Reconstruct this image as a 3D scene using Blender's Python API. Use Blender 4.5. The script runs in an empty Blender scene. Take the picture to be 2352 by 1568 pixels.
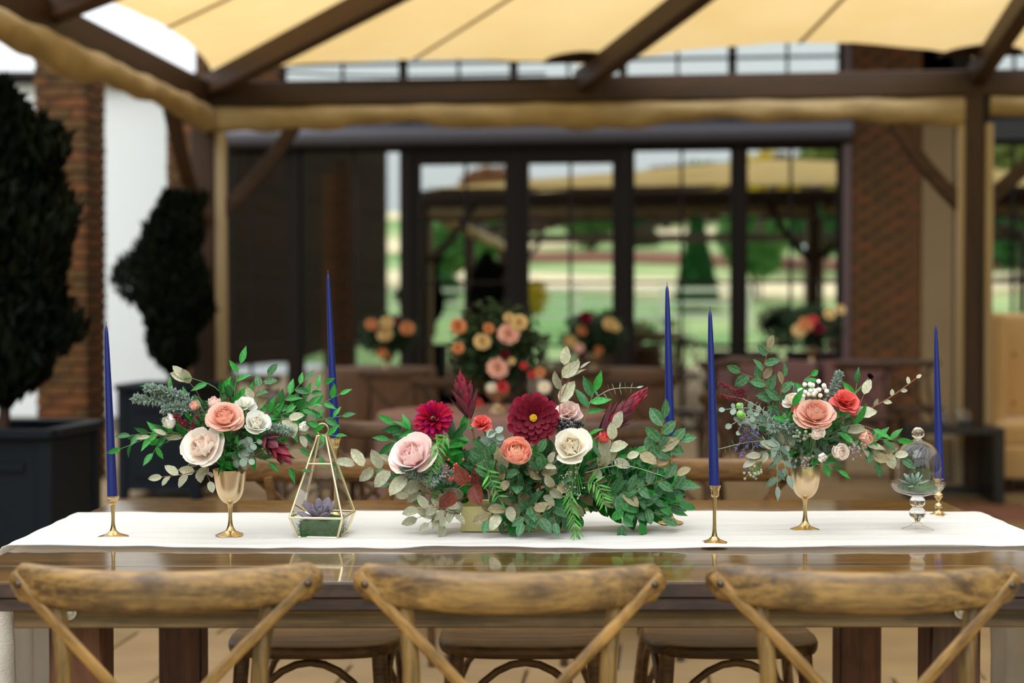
import bpy, bmesh, math, random
from mathutils import Vector, Matrix, Euler
random.seed(7)
PI = math.pi
SC = bpy.context.scene
COL = SC.collection
F = 3267.0            # focal length in px of the 2352 wide frame
CAMH = 1.20
PITCH = math.atan((784 - 715) / F)

# ------------------------------------------------------------------ camera
cam_d = bpy.data.cameras.new('camera'); cam = bpy.data.objects.new('camera', cam_d); COL.objects.link(cam)
cam.location = (0, 0, CAMH); cam.rotation_euler = (PI / 2 - PITCH, 0, 0)
cam_d.sensor_width = 36; cam_d.lens = F / 2352 * 36
cam_d.dof.use_dof = True; cam_d.dof.focus_distance = 2.74; cam_d.dof.aperture_fstop = 2.3
cam_d.clip_end = 500
SC.camera = cam
SC.view_settings.view_transform = 'Standard'; SC.view_settings.look = 'None'
SC.view_settings.exposure = 0.0; SC.view_settings.gamma = 1.0; SC.view_settings.use_curve_mapping = False
try:
    SC.cycles.use_denoising = True
    SC.cycles.max_bounces = 9; SC.cycles.diffuse_bounces = 4; SC.cycles.glossy_bounces = 5
    SC.cycles.transmission_bounces = 8; SC.cycles.transparent_max_bounces = 16
    SC.cycles.sample_clamp_indirect = 6.0; SC.cycles.caustics_reflective = False; SC.cycles.caustics_refractive = False
except Exception:
    pass
# ------------------------------------------------------------------ overcast sky (CIE overcast distribution)
w = bpy.data.worlds.new('overcast_sky'); SC.world = w; w.use_nodes = True
wn = w.node_tree.nodes; wl = w.node_tree.links
wn.clear()
tc = wn.new('ShaderNodeTexCoord'); sp = wn.new('ShaderNodeSeparateXYZ'); wl.new(tc.outputs['Generated'], sp.inputs[0])
m1 = wn.new('ShaderNodeMath'); m1.operation = 'MAXIMUM'; wl.new(sp.outputs['Z'], m1.inputs[0]); m1.inputs[1].default_value = 0.0
m2 = wn.new('ShaderNodeMath'); m2.operation = 'MULTIPLY_ADD'; wl.new(m1.outputs[0], m2.inputs[0]); m2.inputs[1].default_value = 2.0; m2.inputs[2].default_value = 1.0
m3 = wn.new('ShaderNodeMath'); m3.operation = 'MULTIPLY'; wl.new(m2.outputs[0], m3.inputs[0]); m3.inputs[1].default_value = 1.0
bg = wn.new('ShaderNodeBackground'); bg.inputs[0].default_value = (0.93, 0.97, 1.0, 1); wl.new(m3.outputs[0], bg.inputs[1])
wo = wn.new('ShaderNodeOutputWorld'); wl.new(bg.outputs[0], wo.inputs[0])

# brighter part of the cloud cover: a very soft high sun behind the camera
sl = bpy.data.lights.new('cloud_veiled_sun', 'SUN'); sl.energy = 1.4; sl.angle = math.radians(45); sl.color = (1.0, .97, .93)
so_ = bpy.data.objects.new('cloud_veiled_sun', sl); COL.objects.link(so_); so_.rotation_euler = (math.radians(42), 0, math.radians(-24)); so_.location = (-4, -6, 12)
# ------------------------------------------------------------------ geometry of the view
def ray(px, py):
    x = (px - 1176) / F; y = (784 - py) / F
    c, s = math.cos(PITCH), math.sin(PITCH)
    return Vector((x, c + y * s, y * c - s))
def W(px, py, Y):
    r = ray(px, py); return Vector((0, 0, CAMH)) + r * (Y / r.y)
TZ = 0.76
def ON(px, py, z=TZ):
    r = ray(px, py); return Vector((0, 0, CAMH)) + r * ((z - CAMH) / r.z)
E = Vector((math.cos(math.radians(5.66)), -math.sin(math.radians(5.66)), 0))
D = Vector((math.sin(math.radians(5.66)), math.cos(math.radians(5.66)), 0))
C0 = Vector((-2.06, 9.8, 0))
STR_ROT = math.radians(-5.66)
def S(s, t, z=0.0):            # pergola frame: s along the back beam, t towards the viewer
    v = C0 + E * s - D * t; return Vector((v.x, v.y, z))
def s_at(px, t):
    a = (px - 1176) / F        # X = a*Y on plane t
    # X = C0x + E.x s - D.x t ; Y = C0y + E.y s - D.y t
    return (a * (C0.y - D.y * t) - (C0.x - D.x * t)) / (E.x - a * E.y)
WT = -4.68                      # glass wall plane
def mirror(px, py, dist):       # a place seen in the glass wall at this pixel
    v = Vector((0, 0, CAMH)) + ray(px, py) * dist
    p0 = S(0, WT); n = D
    k = (v - p0).dot(n)
    return v - n * (2 * k)

# ------------------------------------------------------------------ object helpers
def link(o, parent=None):
    COL.objects.link(o)
    if parent is not None: o.parent = parent
    return o
def tag(o, label=None, cat=None, group=None, kind=None):
    if label: o['label'] = label
    if cat: o['category'] = cat
    if group: o['group'] = group
    if kind: o['kind'] = kind
    return o
def thing(name, label, cat, loc=(0, 0, 0), rz=0.0, group=None, kind=None):
    o = bpy.data.objects.new(name, None); link(o); o.location = loc; o.rotation_euler = (0, 0, rz); o.empty_display_size = .05
    return tag(o, label, cat, group, kind)
def mesh_of(name, verts, faces, smooth=True, sharp=None):
    me = bpy.data.meshes.new(name); me.from_pydata([tuple(v) for v in verts], [], faces); me.update()
    if smooth:
        me.polygons.foreach_set('use_smooth', [True] * len(me.polygons))
        if sharp: me.set_sharp_from_angle(angle=math.radians(sharp))
    return me
def obj(name, me, m, parent=None, mw=None):
    """links mesh me; mw = matrix in the parent's frame"""
    o = bpy.data.objects.new(name, me); link(o, parent)
    if m is not None:
        if len(me.materials) == 0: me.materials.append(m)
        elif me.materials[0] != m:
            o.material_slots[0].link = 'OBJECT'; o.material_slots[0].material = m
    if mw is not None: o.matrix_basis = mw
    return o
_bx = {}
def box_mesh(sx, sy, sz, bev=0.0, seg=1):
    k = (round(sx, 4), round(sy, 4), round(sz, 4), bev, seg)
    bm = bmesh.new(); bmesh.ops.create_cube(bm, size=1.0)
    for v in bm.verts: v.co = (v.co.x * sx, v.co.y * sy, v.co.z * sz)
    if bev > 0:
        bmesh.ops.bevel(bm, geom=list(bm.edges), offset=bev, segments=seg, affect='EDGES', profile=.6)
    me = bpy.data.meshes.new('box'); bm.to_mesh(me); bm.free()
    if bev > 0:
        me.polygons.foreach_set('use_smooth', [True] * len(me.polygons)); me.set_sharp_from_angle(angle=math.radians(40))
    return me
def box(name, lo, hi, m, parent=None, bev=0.0, rz=0.0, seg=1):
    """axis box between corners (mesh centred, origin at the centre)"""
    me = box_mesh(hi[0] - lo[0], hi[1] - lo[1], hi[2] - lo[2], bev, seg)
    c = Vector(((lo[0] + hi[0]) / 2, (lo[1] + hi[1]) / 2, (lo[2] + hi[2]) / 2))
    return obj(name, me, m, parent, Matrix.Translation(c) @ Matrix.Rotation(rz, 4, 'Z'))
def basis(x, y, z, loc):
    M = Matrix((x, y, z)).transposed().to_4x4(); M.translation = loc; return M
def bar(name, a, b, w_, h_, m, parent=None, bev=0.0, up=Vector((0, 0, 1))):
    a = Vector(a); b = Vector(b); d = (b - a); L = d.length; d.normalize()
    side = d.cross(up); side.normalize(); u = side.cross(d)
    me = box_mesh(L, w_, h_, bev)
    return obj(name, me, m, parent, basis(d, side, u, (a + b) / 2))
def lathe(prof, seg=28, closed_top=True, closed_bot=True):
    vs = []; fs = []
    for r, z in prof:
        for i in range(seg):
            a = 2 * PI * i / seg; vs.append((r * math.cos(a), r * math.sin(a), z))
    for j in range(len(prof) - 1):
        for i in range(seg):
            k = (i + 1) % seg
            fs.append((j * seg + i, j * seg + k, (j + 1) * seg + k, (j + 1) * seg + i))
    if closed_bot: fs.append(tuple(reversed(range(seg))))
    if closed_top: fs.append(tuple(range((len(prof) - 1) * seg, len(prof) * seg)))
    return mesh_of('lathe', vs, fs, True, 45)
def smooth_prof(pts, n=5):
    out = []
    P = [Vector((a, b, 0)) for a, b in pts]
    for i in range(len(P) - 1):
        p0 = P[max(i - 1, 0)]; p1 = P[i]; p2 = P[i + 1]; p3 = P[min(i + 2, len(P) - 1)]
        for k in range(n):
            t = k / n
            q = 0.5 * ((2 * p1) + (p2 - p0) * t + (2 * p0 - 5 * p1 + 4 * p2 - p3) * t * t + (3 * p1 - p0 - 3 * p2 + p3) * t ** 3)
            out.append((max(q.x, .0002), q.y))
    out.append(pts[-1]); return out
def catmull(P, n=6):
    P = [Vector(p) for p in P]; out = []
    for i in range(len(P) - 1):
        p0 = P[max(i - 1, 0)]; p1 = P[i]; p2 = P[i + 1]; p3 = P[min(i + 2, len(P) - 1)]
        for k in range(n):
            t = k / n
            out.append(0.5 * ((2 * p1) + (p2 - p0) * t + (2 * p0 - 5 * p1 + 4 * p2 - p3) * t * t + (3 * p1 - p0 - 3 * p2 + p3) * t ** 3))
    out.append(P[-1]); return out
def sweep_geo(path, prof, nrm=Vector((0, -1, 0)), scale=None, cap=True, vs=None, fs=None):
    """prof: list of (a, b) in (side, normal); scale: fn(i,u)->(sa,sb)"""
    vs = [] if vs is None else vs; fs = [] if fs is None else fs; base = len(vs)
    n = len(path); m = len(prof)
    for i, p in enumerate(path):
        T = (path[min(i + 1, n - 1)] - path[max(i - 1, 0)]).normalized()
        N = nrm(i / (n - 1)) if callable(nrm) else nrm
        N = (N - T * N.dot(T))
        if N.length < 1e-4: N = T.orthogonal()
        N.normalize(); Sd = T.cross(N)
        sa, sb = scale(i / (n - 1)) if scale else (1, 1)
        for a, b in prof: vs.append(p + Sd * (a * sa) + N * (b * sb))
    for i in range(n - 1):
        for k in range(m):
            l = (k + 1) % m
            fs.append((base + i * m + k, base + i * m + l, base + (i + 1) * m + l, base + (i + 1) * m + k))
    if cap:
        fs.append(tuple(base + k for k in reversed(range(m)))); fs.append(tuple(base + (n - 1) * m + k for k in range(m)))
    return vs, fs
def sweep(path, prof, nrm=Vector((0, -1, 0)), scale=None, sharp=50):
    vs, fs = sweep_geo(path, prof, nrm, scale); return mesh_of('sweep', vs, fs, True, sharp)
def circ(r, n=8, ry=None):
    ry = ry or r; return [(r * math.cos(2 * PI * i / n), ry * math.sin(2 * PI * i / n)) for i in range(n)]
def rrect(w_, t, b):
    a, c = w_ / 2, t / 2
    return [(-a + b, -c), (a - b, -c), (a, -c + b), (a, c - b), (a - b, c), (-a + b, c), (-a, c - b), (-a, -c + b)]
def tube(path, r0, r1=None, n=6):
    r1 = r0 if r1 is None else r1
    return sweep(path, circ(1, n), Vector((0.13, -1, .21)), lambda u: (r0 + (r1 - r0) * u,) * 2)

# ------------------------------------------------------------------ materials
def newmat(name):
    m = bpy.data.materials.new(name); m.use_nodes = True; nt = m.node_tree
    return m, nt, nt.nodes['Principled BSDF'], nt.nodes, nt.links
def rgb(c):
    def f(v):
        v /= 255.0
        return v / 12.92 if v <= .04045 else ((v + .055) / 1.055) ** 2.4
    return (f(c[0]), f(c[1]), f(c[2]), 1)
def plain(name, c, rough=.5, metal=0.0, noise=0.0, nscale=8.0, bump=0.0, bscale=60.0, coat=0.0, objrand=0.0, trans=0.0, stretch=(1, 1, 1), c2=None, spec=None, sheen=0.0):
    m, nt, p, N, L = newmat(name)
    p.inputs['Roughness'].default_value = rough; p.inputs['Metallic'].default_value = metal
    if coat: p.inputs['Coat Weight'].default_value = coat; p.inputs['Coat Roughness'].default_value = .06
    if spec is not None: p.inputs['Specular IOR Level'].default_value = spec
    if sheen: p.inputs['Sheen Weight'].default_value = sheen
    base = rgb(c); col = None
    tco = N.new('ShaderNodeTexCoord'); mp = N.new('ShaderNodeMapping'); L.new(tco.outputs['Object'], mp.inputs[0]); mp.inputs['Scale'].default_value = stretch
    if noise or c2:
        t = N.new('ShaderNodeTexNoise'); t.inputs['Scale'].default_value = nscale; t.inputs['Detail'].default_value = 5; L.new(mp.outputs[0], t.inputs[0])
        r = N.new('ShaderNodeValToRGB'); L.new(t.outputs[0], r.inputs[0])
        b2 = rgb(c2) if c2 else tuple(v * (1 - noise) for v in base[:3]) + (1,)
        r.color_ramp.elements[0].position = .32; r.color_ramp.elements[1].position = .68
        r.color_ramp.elements[0].color = b2; r.color_ramp.elements[1].color = base; col = r.outputs[0]
    if objrand:
        oi = N.new('ShaderNodeObjectInfo'); hs = N.new('ShaderNodeHueSaturation')
        mr = N.new('ShaderNodeMapRange'); L.new(oi.outputs['Random'], mr.inputs[0]); mr.inputs[3].default_value = 1 - objrand; mr.inputs[4].default_value = 1 + objrand
        L.new(mr.outputs[0], hs.inputs['Value'])
        mr2 = N.new('ShaderNodeMapRange'); L.new(oi.outputs['Random'], mr2.inputs[0]); mr2.inputs[3].default_value = .5 + objrand * .05; mr2.inputs[4].default_value = .5 - objrand * .05
        L.new(mr2.outputs[0], hs.inputs['Hue'])
        if col: L.new(col, hs.inputs['Color'])
        else: hs.inputs['Color'].default_value = base
        col = hs.outputs[0]
    if col: L.new(col, p.inputs['Base Color'])
    else: p.inputs['Base Color'].default_value = base
    if bump:
        t2 = N.new('ShaderNodeTexNoise'); t2.inputs['Scale'].default_value = bscale; t2.inputs['Detail'].default_value = 4; L.new(mp.outputs[0], t2.inputs[0])
        bp = N.new('ShaderNodeBump'); bp.inputs['Strength'].default_value = bump; bp.inputs['Distance'].default_value = .01; L.new(t2.outputs[0], bp.inputs['Height']); L.new(bp.outputs[0], p.inputs['Normal'])
    if trans:
        tr = N.new('ShaderNodeBsdfTranslucent'); mx = N.new('ShaderNodeMixShader'); mx.inputs[0].default_value = trans
        if col: L.new(col, tr.inputs[0])
        else: tr.inputs[0].default_value = base
        out = N['Material Output']; L.new(p.outputs[0], mx.inputs[1]); L.new(tr.outputs[0], mx.inputs[2]); L.new(mx.outputs[0], out.inputs[0])
    return m
def wood(name, c, cdark, axis='X', rough=.5, coat=0.0, blotch=.5, grain=60.0, cblot=None, bump=.25, coatr=.06, bs=9.0, bump2=True):
    m, nt, p, N, L = newmat(name)
    tco = N.new('ShaderNodeTexCoord'); oi = N.new('ShaderNodeObjectInfo')
    add = N.new('ShaderNodeVectorMath'); add.operation = 'ADD'; L.new(tco.outputs['Object'], add.inputs[0])
    cm = N.new('ShaderNodeCombineXYZ'); mu = N.new('ShaderNodeMath'); mu.operation = 'MULTIPLY'; L.new(oi.outputs['Random'], mu.inputs[0]); mu.inputs[1].default_value = 37
    L.new(mu.outputs[0], cm.inputs[0]); L.new(mu.outputs[0], cm.inputs[1]); L.new(mu.outputs[0], cm.inputs[2]); L.new(cm.outputs[0], add.inputs[1])
    mp = N.new('ShaderNodeMapping'); L.new(add.outputs[0], mp.inputs[0])
    if axis in 'PN':
        m0 = N.new('ShaderNodeMapping'); L.new(add.outputs[0], m0.inputs[0]); m0.inputs['Rotation'].default_value = (0, math.radians(-45 if axis == 'P' else 45), 0); L.new(m0.outputs[0], mp.inputs[0]); axis = 'X'
    sc = {'X': (.045, 1, 1), 'Y': (1, .045, 1), 'Z': (1, 1, .045)}[axis]; mp.inputs['Scale'].default_value = sc
    t = N.new('ShaderNodeTexNoise'); t.inputs['Scale'].default_value = grain * 3; t.inputs['Detail'].default_value = 7; t.inputs['Roughness'].default_value = .65; L.new(mp.outputs[0], t.inputs[0])
    t1 = N.new('ShaderNodeTexNoise'); t1.inputs['Scale'].default_value = grain * .5; t1.inputs['Detail'].default_value = 3; t1.inputs['Distortion'].default_value = 1.2; L.new(mp.outputs[0], t1.inputs[0])
    mxv = N.new('ShaderNodeMath'); mxv.operation = 'MULTIPLY_ADD'; L.new(t1.outputs[0], mxv.inputs[0]); mxv.inputs[1].default_value = .5
    hf = N.new('ShaderNodeMath'); hf.operation = 'MULTIPLY'; L.new(t.outputs[0], hf.inputs[0]); hf.inputs[1].default_value = .5; L.new(hf.outputs[0], mxv.inputs[2])
    r = N.new('ShaderNodeValToRGB'); L.new(mxv.outputs[0], r.inputs[0]); r.color_ramp.elements[0].position = .38; r.color_ramp.elements[1].position = .6
    r.color_ramp.elements[0].color = rgb(cdark); r.color_ramp.elements[1].color = rgb(c)
    mp2 = N.new('ShaderNodeMapping'); L.new(add.outputs[0], mp2.inputs[0]); mp2.inputs['Scale'].default_value = {'X': (.5, 1, 1), 'Y': (1, .5, 1), 'Z': (1, 1, .5)}[axis]
    t2 = N.new('ShaderNodeTexNoise'); t2.inputs['Scale'].default_value = bs * 4; t2.inputs['Detail'].default_value = 6; t2.inputs['Roughness'].default_value = .6; L.new(mp2.outputs[0], t2.inputs[0])
    r2 = N.new('ShaderNodeValToRGB'); L.new(t2.outputs[0], r2.inputs[0]); r2.color_ramp.elements[0].position = .48; r2.color_ramp.elements[1].position = .66
    r2.color_ramp.elements[0].color = (0, 0, 0, 1); r2.color_ramp.elements[1].color = (1, 1, 1, 1)
    mf = N.new('ShaderNodeMath'); mf.operation = 'MULTIPLY'; L.new(r2.outputs[0], mf.inputs[0]); mf.inputs[1].default_value = blotch
    mx = N.new('ShaderNodeMix'); mx.data_type = 'RGBA'; L.new(mf.outputs[0], mx.inputs[0]); L.new(r.outputs[0], mx.inputs[6]); mx.inputs[7].default_value = rgb(cblot or cdark)
    hs = N.new('ShaderNodeHueSaturation'); mr = N.new('ShaderNodeMapRange'); L.new(oi.outputs['Random'], mr.inputs[0]); mr.inputs[3].default_value = .85; mr.inputs[4].default_value = 1.15
    L.new(mr.outputs[0], hs.inputs['Value']); L.new(mx.outputs[2], hs.inputs['Color']); L.new(hs.outputs[0], p.inputs['Base Color'])
    p.inputs['Roughness'].default_value = rough
    if coat: p.inputs['Coat Weight'].default_value = coat; p.inputs['Coat Roughness'].default_value = coatr
    bp = N.new('ShaderNodeBump'); bp.inputs['Strength'].default_value = bump; bp.inputs['Distance'].default_value = .002; L.new(t.outputs[0], bp.inputs['Height']); L.new(bp.outputs[0], p.inputs['Normal'])
    return m
def leafmat(name, c, c2, rough=.45, trans=.18, vein=.35, coat=0.0, veinc=None, spec=.35):
    """leaf: colour mottle, a paler midrib, per leaf variation; leaf runs along +Y, width +-.5 in X of unit leaf"""
    m, nt, p, N, L = newmat(name)
    tco = N.new('ShaderNodeTexCoord'); oi = N.new('ShaderNodeObjectInfo')
    t = N.new('ShaderNodeTexNoise'); t.inputs['Scale'].default_value = 6; t.inputs['Detail'].default_value = 6; L.new(tco.outputs['Object'], t.inputs[0])
    r = N.new('ShaderNodeValToRGB'); L.new(t.outputs[0], r.inputs[0]); r.color_ramp.elements[0].position = .32; r.color_ramp.elements[1].position = .7
    r.color_ramp.elements[0].color = rgb(c); r.color_ramp.elements[1].color = rgb(c2)
    sx = N.new('ShaderNodeSeparateXYZ'); L.new(tco.outputs['Object'], sx.inputs[0])
    ab = N.new('ShaderNodeMath'); ab.operation = 'ABSOLUTE'; L.new(sx.outputs[0], ab.inputs[0])
    # side veins: wave of (y - .6|x|)
    ma = N.new('ShaderNodeMath'); ma.operation = 'MULTIPLY_ADD'; L.new(ab.outputs[0], ma.inputs[0]); ma.inputs[1].default_value = -.7; L.new(sx.outputs[1], ma.inputs[2])
    sn = N.new('ShaderNodeMath'); sn.operation = 'SINE'; mm = N.new('ShaderNodeMath'); mm.operation = 'MULTIPLY'; L.new(ma.outputs[0], mm.inputs[0]); mm.inputs[1].default_value = 58; L.new(mm.outputs[0], sn.inputs[0])
    sv = N.new('ShaderNodeMapRange'); L.new(sn.outputs[0], sv.inputs[0]); sv.inputs[1].default_value = .75; sv.inputs[2].default_value = 1; sv.inputs[3].default_value = 0; sv.inputs[4].default_value = .45
    mr = N.new('ShaderNodeMapRange'); L.new(ab.outputs[0], mr.inputs[0]); mr.inputs[1].default_value = .012; mr.inputs[2].default_value = .03; mr.inputs[3].default_value = 1; mr.inputs[4].default_value = 0
    mxm = N.new('ShaderNodeMath'); mxm.operation = 'MAXIMUM'; L.new(sv.outputs[0], mxm.inputs[0]); L.new(mr.outputs[0], mxm.inputs[1])
    mf = N.new('ShaderNodeMath'); mf.operation = 'MULTIPLY'; L.new(mxm.outputs[0], mf.inputs[0]); mf.inputs[1].default_value = vein
    mx = N.new('ShaderNodeMix'); mx.data_type = 'RGBA'; L.new(mf.outputs[0], mx.inputs[0]); L.new(r.outputs[0], mx.inputs[6]); mx.inputs[7].default_value = rgb(veinc or tuple(min(255, v * 1.4 + 25) for v in c2))
    hs = N.new('ShaderNodeHueSaturation'); m4 = N.new('ShaderNodeMapRange'); L.new(oi.outputs['Random'], m4.inputs[0]); m4.inputs[3].default_value = .72; m4.inputs[4].default_value = 1.25
    L.new(m4.outputs[0], hs.inputs['Value']); L.new(mx.outputs[2], hs.inputs['Color']); L.new(hs.outputs[0], p.inputs['Base Color'])
    p.inputs['Roughness'].default_value = rough; p.inputs['Specular IOR Level'].default_value = spec
    bp = N.new('ShaderNodeBump'); bp.inputs['Strength'].default_value = .18; bp.inputs['Distance'].default_value = .015; L.new(mxm.outputs[0], bp.inputs['Height']); L.new(bp.outputs[0], p.inputs['Normal'])
    tr = N.new('ShaderNodeBsdfTranslucent'); ms = N.new('ShaderNodeMixShader'); ms.inputs[0].default_value = trans; L.new(hs.outputs[0], tr.inputs[0])
    L.new(p.outputs[0], ms.inputs[1]); L.new(tr.outputs[0], ms.inputs[2]); L.new(ms.outputs[0], N['Material Output'].inputs[0])
    return m
def petalmat(name, c, cbase, rough=.55, trans=.32, sheen=0.0, edge=None, streak=.0):
    m, nt, p, N, L = newmat(name)
    tco = N.new('ShaderNodeTexCoord'); sx = N.new('ShaderNodeSeparateXYZ'); L.new(tco.outputs['Object'], sx.inputs[0])
    r = N.new('ShaderNodeValToRGB'); L.new(sx.outputs[2], r.inputs[0])
    r.color_ramp.elements[0].position = .15; r.color_ramp.elements[1].position = .75
    r.color_ramp.elements[0].color = rgb(cbase); r.color_ramp.elements[1].color = rgb(c)
    if edge:
        e = r.color_ramp.elements.new(1.0); e.color = rgb(edge)
    oi = N.new('ShaderNodeObjectInfo'); hs = N.new('ShaderNodeHueSaturation'); m4 = N.new('ShaderNodeMapRange'); L.new(oi.outputs['Random'], m4.inputs[0]); m4.inputs[3].default_value = .9; m4.inputs[4].default_value = 1.08
    L.new(m4.outputs[0], hs.inputs['Value']); L.new(r.outputs[0], hs.inputs['Color']); L.new(hs.outputs[0], p.inputs['Base Color'])
    p.inputs['Roughness'].default_value = rough; p.inputs['Specular IOR Level'].default_value = .25
    mp = N.new('ShaderNodeMapping'); mp.inputs['Scale'].default_value = (1, 1, .12); L.new(tco.outputs['Object'], mp.inputs[0])
    t = N.new('ShaderNodeTexNoise'); t.inputs['Scale'].default_value = 22; L.new(mp.outputs[0], t.inputs[0])
    bp = N.new('ShaderNodeBump'); bp.inputs['Strength'].default_value = .12; bp.inputs['Distance'].default_value = .03; L.new(t.outputs[0], bp.inputs['Height']); L.new(bp.outputs[0], p.inputs['Normal'])
    tr = N.new('ShaderNodeBsdfTranslucent'); ms = N.new('ShaderNodeMixShader'); ms.inputs[0].default_value = trans; L.new(hs.outputs[0], tr.inputs[0])
    L.new(p.outputs[0], ms.inputs[1]); L.new(tr.outputs[0], ms.inputs[2]); L.new(ms.outputs[0], N['Material Output'].inputs[0])
    return m
def window_glass(name, refl=.42, tint=(.9, .95, .92)):
    m, nt, p, N, L = newmat(name); N.remove(p)
    g = N.new('ShaderNodeBsdfGlossy'); g.inputs['Roughness'].default_value = .012; g.inputs[0].default_value = (*tint, 1)
    t = N.new('ShaderNodeBsdfTransparent'); t.inputs[0].default_value = (.55, .58, .55, 1)
    mx = N.new('ShaderNodeMixShader'); mx.inputs[0].default_value = refl
    L.new(t.outputs[0], mx.inputs[1]); L.new(g.outputs[0], mx.inputs[2]); L.new(mx.outputs[0], N['Material Output'].inputs[0]); return m
def thin_glass(name, base=.04, col=(1, 1, 1)):
    m, nt, p, N, L = newmat(name); N.remove(p)
    g = N.new('ShaderNodeBsdfGlossy'); g.inputs['Roughness'].default_value = .01
    t = N.new('ShaderNodeBsdfTransparent'); t.inputs[0].default_value = (*col, 1)
    lw = N.new('ShaderNodeLayerWeight'); lw.inputs[0].default_value = .5; pw = N.new('ShaderNodeMath'); pw.operation = 'POWER'; L.new(lw.outputs['Facing'], pw.inputs[0]); pw.inputs[1].default_value = 4
    fr = N.new('ShaderNodeMath'); fr.operation = 'MULTIPLY_ADD'; L.new(pw.outputs[0], fr.inputs[0]); fr.inputs[1].default_value = .8; fr.inputs[2].default_value = base
    mx = N.new('ShaderNodeMixShader'); L.new(fr.outputs[0], mx.inputs[0])
    L.new(t.outputs[0], mx.inputs[1]); L.new(g.outputs[0], mx.inputs[2]); L.new(mx.outputs[0], N['Material Output'].inputs[0]); return m
def solid_glass(name):
    m, nt, p, N, L = newmat(name); p.inputs['Transmission Weight'].default_value = 1; p.inputs['Roughness'].default_value = 0.0; p.inputs['IOR'].default_value = 1.48
    p.inputs['Base Color'].default_value = (.98, 1, 1, 1); return m

M = {}
M['beam'] = wood('dark_beam_wood', (72, 44, 18), (38, 22, 9), 'X', .6, grain=12, blotch=.3)
M['post'] = wood('dark_post_wood', (72, 44, 19), (38, 22, 10), 'Z', .6, grain=12, blotch=.3)
M['tan'] = plain('rolled_tan_canvas', (182, 160, 120), .8, noise=.25, nscale=5, bump=.5, bscale=18)
M['track'] = plain('tan_curtain_track', (176, 158, 126), .6)
M['steel'] = plain('dark_bronze_steel', (24, 17, 12), .6, spec=.15)
M['roller'] = plain('grey_blind_cassette', (92, 92, 104), .35)
M['purple'] = plain('plum_grey_steel', (86, 64, 64), .5)
M['glass'] = window_glass('window_glass', .54)
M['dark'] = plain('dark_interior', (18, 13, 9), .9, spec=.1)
M['brick'] = plain('old_brick', (104, 66, 24), .85, noise=.7, nscale=9, objrand=.28, bump=.4, bscale=30)
M['mortar'] = plain('brick_mortar', (62, 42, 24), .9, noise=.3)
M['stone'] = plain('tan_paving_stone', (146, 123, 88), .7, noise=.22, nscale=3.5, objrand=.1, bump=.2, bscale=12)
M['stonered'] = plain('reddish_paving_stone', (128, 88, 72), .7, noise=.3, nscale=4, objrand=.12)
M['joint'] = plain('paving_joint', (84, 66, 46), .9, noise=.2)
M['white'] = plain('white_render', (226, 231, 232), .8, noise=.02, nscale=1)
M['beige'] = plain('beige_plaster', (128, 106, 72), .8, noise=.1, nscale=2)
M['planter'] = plain('navy_planter', (17, 27, 37), .6, noise=.2, nscale=2, stretch=(1, 1, .3), spec=.2)
M['soil'] = plain('potting_soil', (40, 28, 20), .95, bump=.8, bscale=40)
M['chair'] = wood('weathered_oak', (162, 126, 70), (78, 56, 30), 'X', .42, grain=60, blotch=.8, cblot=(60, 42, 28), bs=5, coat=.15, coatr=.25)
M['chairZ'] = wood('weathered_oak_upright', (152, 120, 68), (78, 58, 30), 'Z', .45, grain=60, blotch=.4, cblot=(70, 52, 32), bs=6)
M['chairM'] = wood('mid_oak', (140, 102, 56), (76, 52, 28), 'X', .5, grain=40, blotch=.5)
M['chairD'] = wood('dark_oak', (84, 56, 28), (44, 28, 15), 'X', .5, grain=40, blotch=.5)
M['slatP'] = wood('weathered_oak_slat', (170, 130, 70), (92, 66, 32), 'P', .45, grain=55, blotch=.4, cblot=(70, 52, 32), bs=6)
M['slatN'] = wood('weathered_oak_slat_cross', (170, 130, 70), (92, 66, 32), 'N', .45, grain=55, blotch=.4, cblot=(70, 52, 32), bs=6)
M['rivet'] = plain('dark_iron_rivet', (86, 78, 72), .28, metal=.9)
M['top'] = wood('varnished_walnut', (122, 82, 4), (58, 38, 2), 'X', .35, coat=1.0, grain=22, blotch=.4, bump=.12, coatr=.07, cblot=(30, 16, 8))
M['edge'] = wood('worn_dark_edge', (92, 70, 62), (44, 34, 34), 'X', .5, grain=25, blotch=.6, cblot=(34, 28, 32), bs=8)
M['apron'] = wood('grey_brown_apron', (140, 116, 82), (74, 58, 42), 'X', .6, grain=35, blotch=.6, cblot=(58, 44, 34), bs=3)
M['leg'] = wood('red_brown_leg', (122, 76, 52), (62, 36, 26), 'Z', .5, grain=22, blotch=.4)
M['zinc'] = plain('zinc_bolt', (190, 190, 192), .3, metal=1)
M['linen'] = plain('white_gauze_linen', (248, 245, 239), .9, noise=.06, nscale=16, bump=.25, bscale=260, stretch=(.25, 1, 1), trans=.4)
M['brass'] = plain('antique_brass', (200, 174, 124), .24, metal=1, noise=.15, nscale=40)
M['gold'] = plain('gold_metal', (222, 198, 160), .26, metal=1)
M['goldlight'] = plain('polished_gold_frame', (238, 226, 182), .3, metal=1)
M['goldbox'] = plain('matte_gold_box', (226, 214, 152), .45, metal=.15)
M['wax'] = plain('navy_wax', (22, 37, 112), .34, noise=.12, nscale=20, bump=.12, bscale=45, stretch=(1, 1, .5))
M['wick'] = plain('wick_cotton', (70, 66, 90), .8)
M['thin'] = thin_glass('clear_thin_glass')
M['cut'] = solid_glass('clear_solid_glass')
M['moss'] = plain('green_moss', (62, 104, 44), .95, noise=.5, nscale=60, bump=1, bscale=120)
M['succ_p'] = plain('purple_succulent', (150, 126, 150), .5, noise=.2, nscale=40, c2=(112, 120, 122), trans=.1)
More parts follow.
